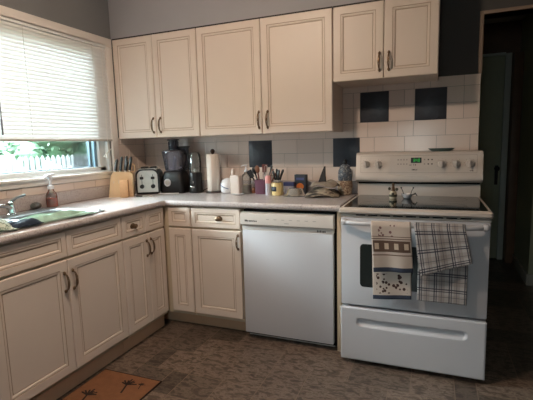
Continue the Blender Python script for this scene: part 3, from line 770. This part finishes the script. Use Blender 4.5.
for s_ in (-1, 1): MB().m(BLACK).tube([(s_*0.02, 0, 0.02), (s_*0.026, 0, 0.045), (s_*0.036, 0.004, 0.066)], [0.003, 0.0025, 0.002], 6).ball((s_*0.036, 0.004, 0.066), 0.005, 8).build('horn', None, ab)
MB().m(BLACK).tube([(0.022, -0.016, 0.02), (0.050, -0.02, 0.034), (0.060, -0.03, 0.020)], [0.004, 0.006, 0.003], 6).build('spout', None, ab)
tag(MB().m(TEALG).lathe([(0.055, 0.0), (0.062, 0.004), (0.078, 0.017), (0.080, 0.020), (0.074, 0.018), (0.058, 0.007), (0.001, 0.006)], (0, 0, 0), 28, sx=1.0, sy=0.55).build('spoon_rest', loc=(2.384, -0.072, 1.203)),
    'slate green oval dish on top of the stove backguard', 'dish')

# ------------------------------------------------------------------ things along the worktop
Z = CT
kb = thing('knife_block', 'pale wooden knife block with a stepped front in the corner', 'knife block', (0.140, -0.472, Z), math.radians(34))
MB().m(WOODB).prism([(-0.096, 0.0), (0.082, 0.0), (0.086, 0.168), (0.066, 0.184), (-0.050, 0.190), (-0.072, 0.160)], 'y', -0.055, 0.06).build('block', None, kb)
MB().m(WOODB2).box(-0.006, 0.052, -0.110, -0.0555, 0.0, 0.128, bev=0.003).build('steak_knife_block', None, kb)
KG = 'black-handled knives in the block'
def knife(loc, tiltx, tilty, L, label, group, h=BLACK, w=0.010, rz=math.radians(34)):
    t = thing('kitchen_knife', label, 'knife', loc, rz, group)
    t.rotation_euler = (tiltx, tilty, rz)
    MB().m(h).tube([(0, 0, 0.004), (0, 0, 0.012), (0, -0.002, L*0.5), (0, 0.001, L*0.85), (0, 0.003, L)], [w*0.75, w, w*1.05, w*1.1, w*0.6], 8).build('handle', None, t)
    MB().m(STEEL).box(-0.0045, 0.0045, -0.009, 0.009, -0.012, 0.006, bev=0.002).box(-0.001, 0.001, -0.010, 0.010, -0.09, -0.010).build('blade', None, t)
    return t
c38, s38 = math.cos(math.radians(34)), math.sin(math.radians(34))
def kloc(x, y, z): return (0.140+c38*x-s38*y, -0.472+s38*x+c38*y, Z+z)
lab = ['front left black knife, shortest handle in the wooden block', 'front middle black knife in the wooden block', 'front right black knife in the wooden block',
       'rear left black knife in the wooden block', 'rear second black knife, long handle in the wooden block', 'rear third black knife, tallest handle in the wooden block', 'rear right black knife in the wooden block']
ks = [(-0.040, -0.030, 0.186, 0.075), (-0.005, -0.032, 0.186, 0.082), (0.036, -0.030, 0.186, 0.078), (-0.046, 0.028, 0.190, 0.09), (-0.012, 0.030, 0.188, 0.110), (0.022, 0.030, 0.186, 0.118), (0.056, 0.028, 0.184, 0.112)]
for l_, (x, y, z, L) in zip(lab, ks): knife(kloc(x, y, z+0.004), math.radians(-12), math.radians(9), L, l_, KG)
sh = thing('kitchen_scissors', 'pale-handled kitchen scissors standing behind the wooden knife block', 'scissors', (*kloc(0.066, 0.046, 0)[:2], Z+0.006), math.radians(20))
for s_ in (-1, 1):
    MB().m(WOODB).tube([(s_*0.004, 0, 0.165)]+[(s_*(0.018+0.014*math.cos(a)), 0, 0.205+0.030*math.sin(a)) for a in [math.radians(-120+30*k if s_ > 0 else -120+30*k) for k in range(12)]], 0.005, 8).build('handle', None, sh)
MB().m(STEEL).prism([(-0.006, 0.0), (0.006, 0.0), (0.011, 0.17), (-0.011, 0.17)], 'y', -0.002, 0.002).build('blade', None, sh)
ck = tag(MB().m(BLACK).tube([(0, 0, 0.006), (0.05, 0.012, 0.006)], [0.006, 0.005], 8).m(STEEL).tube([(0.05, 0.012, 0.006), (0.085, 0.020, 0.005), (0.12, 0.040, 0.004)], [0.004, 0.004, 0.002], 8)
         .build('vegetable_peeler', loc=(0.285, -0.500, Z)), 'small dark-handled peeler lying on the worktop before the toaster', 'peeler')

to = thing('toaster', 'steel and black toaster with end controls beside the knife block', 'toaster', (0.203, -0.215, Z), math.radians(28))
def tprof(w, h, r, n=6):
    P = [(-w, 0.016), (w, 0.016)]
    for k in range(n+1): a = PI/2*k/n; P.append((w-r+r*math.cos(a)*1.0, h-r+r*math.sin(a)))
    for k in range(n+1): a = PI/2+PI/2*k/n; P.append((-w+r+r*math.cos(a), h-r+r*math.sin(a)))
    return P
MB().m(BLACK).prism(tprof(0.092, 0.196, 0.05), 'y', -0.118, 0.095).build('shell', None, to)
MB().m(STEEL).prism(tprof(0.078, 0.186, 0.045), 'y', -0.128, -0.117).build('end_panel', None, to)
MB().m(BLACK).box(-0.088, 0.088, -0.122, 0.095, 0.0, 0.022, bev=0.006).build('base', None, to)
ts = MB().m(STEEL).prism([(-0.072, 0.190), (0.072, 0.190), (0.066, 0.200), (-0.066, 0.200)], 'y', -0.10, 0.08)
ts.m(DARK).box(-0.045, -0.018, -0.085, 0.065, 0.1995, 0.2012).box(0.018, 0.045, -0.085, 0.065, 0.1995, 0.2012).build('slot_plate', None, to)
for x in (-0.042, 0.042):
    l_ = MB().m(BLACK).box(x-0.013, x+0.013, -0.150, -0.128, 0.118, 0.138, bev=0.004).box(x-0.002, x+0.002, -0.1285, -0.127, 0.055, 0.155)
    l_.build('lever', None, to)
    MB().m(BLACK).lathe([(0.017, -0.127), (0.016, -0.143), (0.001, -0.144)], (x, 0, 0.062), 16, 'y').build('dial', None, to)
for x in (-0.035, 0.035): MB().m(BLACK).box(x-0.020, x+0.020, -0.080, 0.060, 0.199, 0.212, bev=0.004).build('carriage_rim', None, to)
MB().m(WHITEC).tube([(-0.10, 0.0, 0.02), (-0.118, -0.05, 0.008), (-0.112, -0.13, 0.006), (-0.085, -0.18, 0.005)], 0.004, 6).build('power_cord', None, to)

fp = thing('food_processor', 'black food processor with a smoky clear bowl and white dial', 'food processor', (0.406, -0.150, Z), math.radians(8))
fp.scale = (0.90, 0.90, 1.0)
MB().m(BLACK).rings([rrect(-0.115, 0.115, -0.10, 0.10, 0.04, 0.0), rrect(-0.118, 0.118, -0.105, 0.105, 0.04, 0.012), rrect(-0.105, 0.105, -0.095, 0.095, 0.04, 0.12), rrect(-0.085, 0.085, -0.08, 0.08, 0.04, 0.170), rrect(-0.06, 0.06, -0.06, 0.06, 0.03, 0.176)]).build('motor_base', None, fp, smooth=60)
MB().m(WHITEC).lathe([(0.030, -0.098), (0.030, -0.110), (0.024, -0.112), (0.021, -0.108), (0.001, -0.108)], (-0.030, 0, 0.085), 24, 'y').build('dial_ring', None, fp)
MB().m(STEEL).lathe([(0.020, -0.107), (0.019, -0.116), (0.001, -0.117)], (-0.030, 0, 0.085), 20, 'y').box(-0.033, -0.027, -0.122, -0.110, 0.068, 0.102, bev=0.002).build('dial', None, fp)
MB().m(SMOKE).lathe([(0.080, 0.176), (0.086, 0.182), (0.108, 0.315), (0.110, 0.318)], n=32).build('bowl', None, fp, solid=0.002)
MB().m(SMOKE).lathe([(0.111, 0.316), (0.111, 0.328), (0.090, 0.338), (0.035, 0.342)], n=32).build('lid', None, fp, solid=0.002)
MB().m(mat('grey_hub', (120, 118, 130), 0.5)).lathe([(0.022, 0.178), (0.018, 0.24), (0.012, 0.285), (0.001, 0.288)], n=16).box(-0.075, 0.075, -0.008, 0.008, 0.192, 0.204, bev=0.002).build('blade', None, fp)
MB().m(DSMOKE).prism([p[:2] for p in rrect(-0.040, 0.036, -0.045, 0.035, 0.018, 0)], 'z', 0.330, 0.405).build('feed_tube', None, fp, smooth=40)
MB().m(BLACK).prism([p[:2] for p in rrect(-0.034, 0.030, -0.038, 0.028, 0.014, 0)], 'z', 0.345, 0.418).box(-0.042, 0.038, -0.047, 0.037, 0.414, 0.424, bev=0.003).build('pusher', None, fp, smooth=40)
MB().m(DSMOKE).prism([p[:2] for p in rrect(0.030, 0.112, 0.010, 0.075, 0.02, 0)], 'z', 0.176, 0.365).build('jug_attachment', None, fp, smooth=40)
MB().m(BLACK).box(0.026, 0.116, 0.004, 0.080, 0.352, 0.368, bev=0.004).build('attachment_lid', None, fp)
MB().m(BLACK).tube([(0.100, 0.0, 0.31), (0.135, -0.02, 0.305), (0.142, -0.022, 0.25), (0.128, -0.018, 0.20), (0.095, 0, 0.192)], 0.010, 10).build('bowl_handle', None, fp)
MB().m(CORD).tube([(-0.10, -0.09, 0.012), (-0.12, -0.13, 0.004), (-0.05, -0.150, 0.0035), (0.03, -0.138, 0.0035), (0.08, -0.12, 0.004)], 0.0035, 6).build('power_cord', None, fp)

cg = thing('coffee_grinder', 'small black grinder with a clear upright cup, left of the paper towel', 'grinder', (0.592, -0.150, Z))
MB().m(BLACK).lathe([(0.056, 0.0), (0.058, 0.008), (0.054, 0.030), (0.050, 0.10), (0.051, 0.150), (0.046, 0.162), (0.001, 0.163)], n=28).build('motor_base', None, cg)
MB().m(CHROME).box(-0.018, 0.018, -0.056, -0.048, 0.040, 0.055, bev=0.003).build('switch', None, cg)
MB().m(CHROME).ball((0.004, -0.050, 0.085), 0.008, 10).build('indicator', None, cg)
MB().m(CLEARP).lathe([(0.046, 0.160), (0.047, 0.24), (0.043, 0.295), (0.032, 0.315), (0.001, 0.318)], n=28).build('cup', None, cg, solid=0.002)
MB().m(STEEL).lathe([(0.012, 0.163), (0.008, 0.185), (0.001, 0.187)], n=12).box(-0.030, 0.030, -0.005, 0.005, 0.172, 0.177, bev=0.001).build('blade', None, cg)
MB().m(BLACK).tube([(0.05, 0.0, 0.012), (0.085, 0.03, 0.03), (0.10, 0.05, 0.055), (0.095, 0.07, 0.06)], 0.004, 6).build('power_cord', None, cg)

ph = thing('paper_towel_holder', 'upright holder with dark ball finial carrying the paper towel', 'holder', (0.735, -0.118, Z))
MB().m(mat('dark_brown_base', (60, 44, 38), 0.4)).lathe([(0.066, 0), (0.068, 0.004), (0.066, 0.010), (0.010, 0.013), (0.007, 0.02), (0.007, 0.305), (0.001, 0.306)], n=32).build('base', None, ph)
MB().m(mat('dark_wood_finial', (74, 52, 42), 0.35)).lathe([(0.010, 0.302), (0.012, 0.306), (0.017, 0.318), (0.017, 0.328), (0.010, 0.338), (0.001, 0.341)], n=20).build('finial', None, ph)
pr = MB().m(PAPER).lathe([(0.0205, 0.0), (0.049, 0.0), (0.0505, 0.004), (0.0505, 0.282), (0.049, 0.286), (0.0205, 0.286), (0.0205, 0.0)], n=40)
r_ = pr.build('paper_towel_roll', loc=(0.735, -0.118, Z+0.0135)); tag(r_, 'white roll of paper towel on the upright holder', 'paper towel')
MB().m(PAPER).grid(lambda u, v: (0.0505*math.cos(-0.6-u*0.9)+0.004*u, 0.0505*math.sin(-0.6-u*0.9)-0.006*u*u, 0.002+v*0.282), 8, 2).build('loose_sheet', None, r_, solid=0.001)

gd = thing('white_canister', 'rounded white ceramic pot with a thin dark wire handle', 'pot', (0.866, -0.135, Z))
MB().m(WHITEC).lathe([(0.040, 0.0), (0.052, 0.008), (0.057, 0.035), (0.054, 0.070), (0.040, 0.100), (0.020, 0.114), (0.001, 0.117)], n=28).build('body', None, gd)
MB().m(BLUEL).tube([(-0.058, 0.0, 0.075), (-0.040, -0.045, 0.062), (0.0, -0.060, 0.046), (0.03, -0.052, 0.036)], 0.003, 6).build('handle', None, gd)
jg = thing('ivory_jug', 'ivory plastic jug with narrow neck, right of the white pot', 'jug', (0.957, -0.165, Z), math.radians(-10))
MB().m(IVORY).rings([rrect(-0.042, 0.042, -0.03, 0.03, 0.012, 0.0), rrect(-0.044, 0.044, -0.032, 0.032, 0.012, 0.006), rrect(-0.044, 0.044, -0.032, 0.032, 0.012, 0.125), rrect(-0.040, 0.030, -0.028, 0.028, 0.012, 0.138)]).build('body', None, jg, smooth=40)
MB().m(IVORY).lathe([(0.016, 0.134), (0.014, 0.150), (0.014, 0.178), (0.010, 0.186), (0.001, 0.187)], (-0.030, 0, 0), 14).build('neck', None, jg)
tag(MB().m(WHITEC).lathe([(0.030, 0), (0.044, 0.003), (0.048, 0.007), (0.040, 0.005), (0.001, 0.004)], n=24).build('spoon_saucer', loc=(0.995, -0.225, Z)), 'small white saucer lying before the clear pump bottle', 'saucer')
cp_ = thing('pump_bottle', 'clear pump bottle half full of creamy soap below the slate tile', 'soap dispenser', (1.022, -0.130, Z))
MB().m(CLEARP).lathe([(0.034, 0), (0.037, 0.005), (0.037, 0.115), (0.030, 0.138), (0.014, 0.152), (0.013, 0.165)], n=24).build('bottle', None, cp_)
MB().m(CREAML).lathe([(0.032, 0.003), (0.0355, 0.006), (0.0355, 0.066), (0.001, 0.067)], n=24).build('liquid', None, cp_)
MB().m(WHITEC).lathe([(0.015, 0.163), (0.015, 0.178), (0.006, 0.180), (0.006, 0.205), (0.012, 0.207), (0.012, 0.215), (0.001, 0.217)], n=14).tube([(0, 0, 0.211), (-0.022, -0.018, 0.209), (-0.03, -0.025, 0.203)], [0.006, 0.005, 0.004], 8).build('pump', None, cp_)
tag(MB().m(BROWNW).lathe([(0.014, 0), (0.016, 0.004), (0.017, 0.030), (0.013, 0.042), (0.001, 0.044)], n=14).build('bottle_stopper', loc=(1.080, -0.125, Z)), 'small brown stopper between the pump bottle and the purple caddy', 'stopper')

pc = tag(MB().m(PURPLE).rings([rrect(-0.045, 0.045, -0.035, 0.035, 0.02, 0.0), rrect(-0.050, 0.050, -0.040, 0.040, 0.022, 0.105), rrect(-0.047, 0.047, -0.037, 0.037, 0.02, 0.105), rrect(-0.042, 0.042, -0.032, 0.032, 0.018, 0.005)])
         .build('utensil_caddy', loc=(1.155, -0.145, Z), smooth=40), 'purple plastic caddy crowded with cooking utensils', 'utensil caddy')
UG = 'utensils in the purple caddy'
def utensil(name, label, loc, lean, hm_, head, hmat, L=0.20):
    t = thing(name, label, name.replace('_', ' '), loc, 0, UG); t.rotation_euler = (lean[0], lean[1], 0)
    MB().m(hm_).tube([(0, 0, 0), (0, 0, L*0.5), (0, 0, L)], [0.0045, 0.006, 0.006], 8).build('handle', None, t)
    h = MB().m(hmat)
    if head == 'spatula': h.prism([(-0.016, L-0.005), (0.016, L-0.005), (0.022, L+0.055), (-0.022, L+0.055)], 'y', -0.002, 0.002)
    elif head == 'spoon': h.ball((0, 0, L+0.022), 0.026, 12, (0.75, 0.35, 1.1))
    elif head == 'whisk':
        for k in range(4):
            a = PI*k/4; h.tube([(0, 0, L)]+[(0.020*math.sin(PI*q/8)*math.cos(a), 0.020*math.sin(PI*q/8)*math.sin(a), L+0.07*(0.5-0.5*math.cos(PI*q/8))) for q in range(1, 9)], 0.0012, 5)
    elif head == 'end': h.tube([(0, 0, L-0.005), (0, 0, L+0.03)], [0.008, 0.009], 8)
    h.build('head', None, t); return t
uz = Z+0.008
utensil('spatula', 'black spatula leaning left out of the purple caddy', (1.150, -0.145, uz), (math.radians(10), math.radians(-27)), BLACK, 'spatula', BLACK, 0.135)
utensil('ladle', 'black spoon leaning left beside the black spatula in the caddy', (1.146, -0.130, uz), (math.radians(4), math.radians(-17)), BLACK, 'spoon', BLACK, 0.150)
utensil('wooden_spoon', 'reddish wooden spoon standing upright in the purple caddy', (1.150, -0.150, uz), (math.radians(6), math.radians(-6)), REDWOOD, 'spoon', BROWNW, 0.155)
utensil('wooden_fork', 'reddish wooden spatula, tallest middle utensil in the purple caddy', (1.160, -0.135, uz), (math.radians(-3), math.radians(4)), REDWOOD, 'spatula', REDWOOD, 0.155)
utensil('whisk', 'thin wire whisk among the wooden utensils in the purple caddy', (1.165, -0.150, uz), (math.radians(6), math.radians(10)), STEEL, 'whisk', STEEL, 0.140)
utensil('tongs', 'dark handle leaning right at the back of the purple caddy', (1.172, -0.125, uz), (math.radians(-2), math.radians(16)), BLACK, 'end', BLACK, 0.175)
utensil('brush', 'brown wooden brush leaning right out of the purple caddy', (1.172, -0.150, uz), (math.radians(4), math.radians(25)), BROWNW, 'end', BROWNW, 0.165)
utensil('masher', 'reddish handled tool leaning furthest right from the purple caddy', (1.180, -0.140, uz), (math.radians(-4), math.radians(31)), REDWOOD, 'end', REDWOOD, 0.165)
pt = thing('slim_shaker', 'slim pale grey cylinder with pink top before the purple caddy', 'shaker', (1.234, -0.215, Z))
MB().m(LILAC).lathe([(0.020, 0), (0.021, 0.004), (0.021, 0.085), (0.001, 0.086)], n=20).build('body', None, pt)
MB().m(PINK).lathe([(0.022, 0.085), (0.023, 0.095), (0.022, 0.130), (0.016, 0.140), (0.001, 0.142)], n=20).build('cap', None, pt)
yj = thing('yellow_crock', 'pale yellow crock with dark label, holding black-handled knives', 'crock', (1.300, -0.205, Z))
MB().m(YELLOW).lathe([(0.038, 0), (0.042, 0.005), (0.043, 0.080), (0.040, 0.090), (0.036, 0.090), (0.037, 0.010), (0.001, 0.008)], n=28).build('pot', None, yj)
MB().m(BOXD).grid(lambda u, v: (0.0436*math.cos(math.radians(-150+70*u)), 0.0436*math.sin(math.radians(-150+70*u)), 0.030+0.034*v), 10, 2).build('jar_label', None, yj, solid=0.0006)
for (x, y, tx, ty, L, l_) in ((1.288, -0.205, 3, -14, 0.075, 'black knife handle leaning left in the yellow crock'), (1.296, -0.195, -3, -3, 0.085, 'tall middle black knife handle in the yellow crock'),
                              (1.308, -0.210, 6, 8, 0.080, 'black knife handle third from left in the yellow crock'), (1.316, -0.200, 0, 20, 0.085, 'black knife handle leaning right in the yellow crock')):
    knife((x, y, Z+0.103), math.radians(tx), math.radians(ty), L, l_, 'black-handled knives in the yellow crock', rz=0, w=0.008)
bt_ = thing('lidded_container', 'low clear container with a blue lid behind the yellow crock', 'container', (1.365, -0.115, Z))
MB().m(LILAC).rings([rrect(-0.036, 0.036, -0.03, 0.03, 0.01, 0.0), rrect(-0.040, 0.040, -0.034, 0.034, 0.012, 0.060)]).build('tub', None, bt_)
MB().m(NAVYB).rings([rrect(-0.042, 0.042, -0.036, 0.036, 0.012, 0.060), rrect(-0.042, 0.042, -0.036, 0.036, 0.012, 0.084), rrect(-0.038, 0.038, -0.032, 0.032, 0.012, 0.087)]).build('lid', None, bt_)
bx = thing('food_packet', 'small dark carton with an orange picture standing by the wall', 'carton', (1.446, -0.100, Z), math.radians(-6))
MB().m(BOXD).box(-0.045, 0.045, -0.018, 0.018, 0, 0.140, bev=0.002).build('carton', None, bx)
MB().m(ORANGE).prism([(0.028*math.cos(2*PI*k/20), 0.055+0.024*math.sin(2*PI*k/20)) for k in range(20)], 'y', -0.0186, -0.018).m(mat('cream_print', (220, 200, 160), 0.5)).box(-0.025, 0.025, -0.0186, -0.018, 0.018, 0.026)\
    .m(NAVYB).box(-0.030, 0.030, -0.0186, -0.018, 0.100, 0.118).build('printed_picture', None, bx, smooth=0)
sd = thing('steel_bowl', 'shiny steel dish upside down in front of the dark carton', 'bowl', (1.437, -0.215, Z))
MB().m(SHINY).lathe([(0.086, 0.0), (0.088, 0.003), (0.072, 0.010), (0.064, 0.016), (0.052, 0.046), (0.042, 0.054), (0.001, 0.056)], n=36).build('body', None, sd)
MB().m(BLACK).lathe([(0.0875, 0.0005), (0.0890, 0.002), (0.0875, 0.0035)], n=36).build('rubber_foot', None, sd)

cm = thing('crumpled_cloth', 'crumpled beige and dark cloth pile with a pointed peak near the stove', 'cloth', (1.645, -0.225, Z))
def lump(cx, cy, lx, ly, h, seed, z0, rz):
    c, s_ = math.cos(rz), math.sin(rz)
    def f(u, v):
        a, b = u-0.5, v-0.5; r = min(1.0, math.hypot(2*a, 2*b)/1.2); e = (1-r**3)
        nz = noise.noise(Vector((u*2+seed, v*4.5, seed)))
        x, y = a*lx, b*ly
        return (cx+c*x-s_*y, cy+s_*x+c*y, z0+max(0.003, h*e*(0.72+0.55*nz)+0.006*math.sin(v*16+u*4)*e))
    return f
MB().m(CLOTHB).grid(lump(-0.005, 0.0, 0.225, 0.19, 0.070, 1.7, 0.0, 0.15), 36, 30).build('lower_fold', None, cm, solid=0.004, smooth=80)
MB().m(mat('beige_cloth', (134, 120, 106), 0.9, var=0.15, vscale=14)).grid(lump(0.008, 0.010, 0.19, 0.12, 0.046, 6.1, 0.066, -0.25), 30, 20).build('upper_fold', None, cm, solid=0.004, smooth=80)
MB().m(CHARC).rings([[(x, y, z) for x, y in ((-0.042, 0.0), (0.012, 0.0), (0.012, 0.03), (-0.042, 0.03))] if z < 0.1 else [(x, y, z) for x, y in q] for z, q in
                     ((0.085, None), (0.14, ((-0.024, 0.006), (0.008, 0.006), (0.008, 0.024), (-0.024, 0.024))), (0.205, ((0.001, 0.012), (0.010, 0.012), (0.010, 0.018), (0.001, 0.018))))]).build('peak', None, cm, smooth=60)
vj = thing('ceramic_jar', 'blue-grey painted jar with flower print and dark knob beside the stove', 'jar', (1.768, -0.105, Z))
MB().m(JARM).lathe([(0.046, 0.10), (0.050, 0.13), (0.046, 0.170), (0.034, 0.188), (0.030, 0.192)], n=28).build('shoulder', None, vj)
MB().m(JARL).lathe([(0.040, 0.0), (0.046, 0.006), (0.052, 0.05), (0.050, 0.09), (0.046, 0.10)], n=28).build('lower_body', None, vj)
MB().m(JARM).lathe([(0.036, 0.190), (0.036, 0.198), (0.020, 0.210), (0.010, 0.214)], n=20).build('lid', None, vj)
MB().m(BLACK).lathe([(0.010, 0.212), (0.014, 0.222), (0.013, 0.238), (0.006, 0.246), (0.001, 0.247)], n=14).build('lid_knob', None, vj)

# ------------------------------------------------------------------ floor mat
fm = MB().m(MATD).box(0.590, 0.985, -1.93, -1.244, 0.0, 0.006, bev=0.002)
fm.m(MATB).box(0.597, 0.977, -1.922, -1.252, 0.0035, 0.0066)
fm.m(MATD)
def motif(cx, cy, s, seed):
    r = random.Random(seed)
    fm.gbox(Matrix.Translation((cx, cy, 0.0068)) @ Matrix.Rotation(0.3, 4, 'Z') @ Matrix.Diagonal((0.010*s, 0.075*s, 0.0008, 1)))
    for k in range(7):
        a = math.radians(20+23*k+8*r.random()); L = s*(0.040+0.018*r.random())
        M = Matrix.Translation((cx-0.012*s, cy+0.036*s, 0.0069)) @ Matrix.Rotation(a, 4, 'Z') @ Matrix.Translation((L/2, 0, 0)) @ Matrix.Diagonal((L, 0.009*s, 0.0008, 1))
        fm.gbox(M)
motif(0.835, -1.375, 1.0, 1); motif(0.905, -1.335, 0.45, 2); motif(0.70, -1.52, 1.0, 3); motif(0.87, -1.62, 0.9, 4)
tag(fm.build('floor_mat', smooth=0), 'brown floor mat with dark border and tree motifs before the sink cabinet', 'mat')

# ------------------------------------------------------------------ ceiling lamp
lp = thing('ceiling_lamp', 'round flush ceiling lamp over the middle of the kitchen', 'lamp', (1.25, -1.80, H))
MB().m(VINYLW).lathe([(0.11, 0), (0.11, -0.02), (0.095, -0.025), (0.001, -0.025)], n=32).build('canopy', None, lp)
MB().m(LAMPM).lathe([(0.085, -0.025), (0.088, -0.04), (0.075, -0.065), (0.045, -0.082), (0.001, -0.088)], n=32).build('diffuser', None, lp)

# ------------------------------------------------------------------ outdoors
struct(MB().m(GRASS).box(-16, -T-0.01, -10, 12, -0.45, -0.40).build('ground', smooth=0))
fe = thing('garden_fence', 'pale wooden picket fence beyond the window', 'fence', (-5.0, 0, -0.40))
MB().m(FENCE).box(0.0, 0.04, -1, 10, 0.35, 0.45).box(0.0, 0.04, -1, 10, 1.15, 1.25).build('rail', None, fe, smooth=0)
pk = None
for k in range(62):
    y = 0.4+0.125*k
    if pk is None:
        pk = MB().m(FENCE).prism([(-0.045, 0.0), (0.045, 0.0), (0.045, 1.52), (0.0, 1.58), (-0.045, 1.52)], 'x', 0.04, 0.062).build('picket', None, fe, loc=(0, y, 0), smooth=0)
    else:
        o = pk.copy(); COL.objects.link(o); o.location = (0, y, 0)
def bush(label, x, y, h, r, seed, n=2600):
    t = thing('leafy_tree', label, 'tree', (x, y, -0.40), 0, 'trees beyond the fence')
    MB().m(BARK).tube([(0, 0, 0), (0.04, 0.03, h*0.35), (0, 0, h*0.7)], [0.09, 0.07, 0.03], 8).build('trunk', None, t)
    rr = random.Random(seed); mb = MB().m(LEAF)
    cs = [(Vector((rr.uniform(-.6, .6)*r, rr.uniform(-.6, .6)*r, h*rr.uniform(0.32, 0.82))), r*rr.uniform(0.35, 0.55)) for _ in range(13)]
    for c, q in cs: mb.ball(c, q*0.82, 14)
    for _ in range(n):
        c, q = rr.choice(cs); d = Vector((rr.gauss(0, 1), rr.gauss(0, 1), rr.gauss(0, 1))).normalized()*q*rr.uniform(0.6, 1)
        M = Matrix.Translation(c+d) @ Matrix.Rotation(rr.uniform(0, 6.3), 4, 'Z') @ Matrix.Rotation(rr.uniform(-1.2, 1.2), 4, 'X')
        s = rr.uniform(0.09, 0.17)
        mb.face([mb.bm.verts.new(M @ Vector(p)) for p in ((-s*.5, 0, 0), (0, -s*.3, 0.01), (s*.6, 0, 0), (0, s*.3, 0.01))])
    mb.build('foliage', None, t, smooth=0, fix=False)
bush('bright leafy tree beyond the fence at the left of the window gap', -7.0, 2.7, 3.3, 1.22, 1)
bush('bright leafy tree beyond the fence in the middle of the window gap', -7.0, 5.55, 3.2, 1.25, 2)
bush('bright leafy tree beyond the fence at the right of the window gap', -7.2, 8.5, 3.5, 1.3, 3)

# ------------------------------------------------------------------ light
w = bpy.data.worlds.new('sky'); sc.world = w; w.use_nodes = True
bgn = w.node_tree.nodes['Background']; bgn.inputs['Color'].default_value = (0.84, 0.93, 1.0, 1); 
wn = w.node_tree; wtc = wn.nodes.new('ShaderNodeTexCoord'); wsx = wn.nodes.new('ShaderNodeSeparateXYZ'); wmr = wn.nodes.new('ShaderNodeMapRange')
wn.links.new(wtc.outputs['Generated'], wsx.inputs[0]); wn.links.new(wsx.outputs['Z'], wmr.inputs['Value'])
wmr.inputs['To Min'].default_value = 18.0; wmr.inputs['To Max'].default_value = 150.0      # overcast: zenith brighter than the horizon
wn.links.new(wmr.outputs['Result'], bgn.inputs['Strength'])
sun = bpy.data.lights.new('sun', 'SUN'); sun.energy = 6.0; sun.angle = 0.03; sun.color = (1, 0.96, 0.88)
so = bpy.data.objects.new('sun', sun); COL.objects.link(so); so.rotation_euler = Vector((-0.62, -0.45, -0.85)).to_track_quat('-Z', 'Y').to_euler()
def portal(loc, rot, sx_, sy_):
    l = bpy.data.lights.new('window_portal', 'AREA'); l.shape = 'RECTANGLE'; l.size = sx_; l.size_y = sy_; l.cycles.is_portal = True
    o = bpy.data.objects.new('window_portal', l); COL.objects.link(o); o.location = loc; o.rotation_euler = rot
portal((-0.13, (WY0+WY1)/2, (WZ0+WZ1)/2), (0, -PI/2, 0), WZ1-WZ0, WY1-WY0)
portal(((GX0+GX1)/2, RY-0.13, (GZ0+GZ1)/2), (PI/2, 0, 0), GX1-GX0, GZ1-GZ0)

# ------------------------------------------------------------------ camera
F = Vector((-0.36880056, 0.92026465, -0.1307636)); Rv = Vector((0.92919946, 0.36863913, -0.02633545)); Uv = Vector((-0.023969, 0.131218, 0.99106373))
cam = bpy.data.cameras.new('camera'); co = bpy.data.objects.new('camera', cam); COL.objects.link(co)
co.matrix_world = Matrix(((Rv.x, Uv.x, -F.x, 2.33493), (Rv.y, Uv.y, -F.y, -3.0043), (Rv.z, Uv.z, -F.z, 1.27276), (0, 0, 0, 1)))
cam.sensor_width = 36; cam.lens = 416.564*36/533; cam.clip_start = 0.05
sc.camera = co
sc.view_settings.view_transform = 'Standard'; sc.view_settings.look = 'None'; sc.view_settings.gamma = 1.0; sc.view_settings.use_curve_mapping = False
sc.view_settings.exposure = 0.06
sc.cycles.max_bounces = 10; sc.cycles.diffuse_bounces = 5; sc.cycles.transparent_max_bounces = 16
sc.cycles.use_denoising = True; sc.cycles.sample_clamp_indirect = 6.0; sc.cycles.caustics_reflective = False
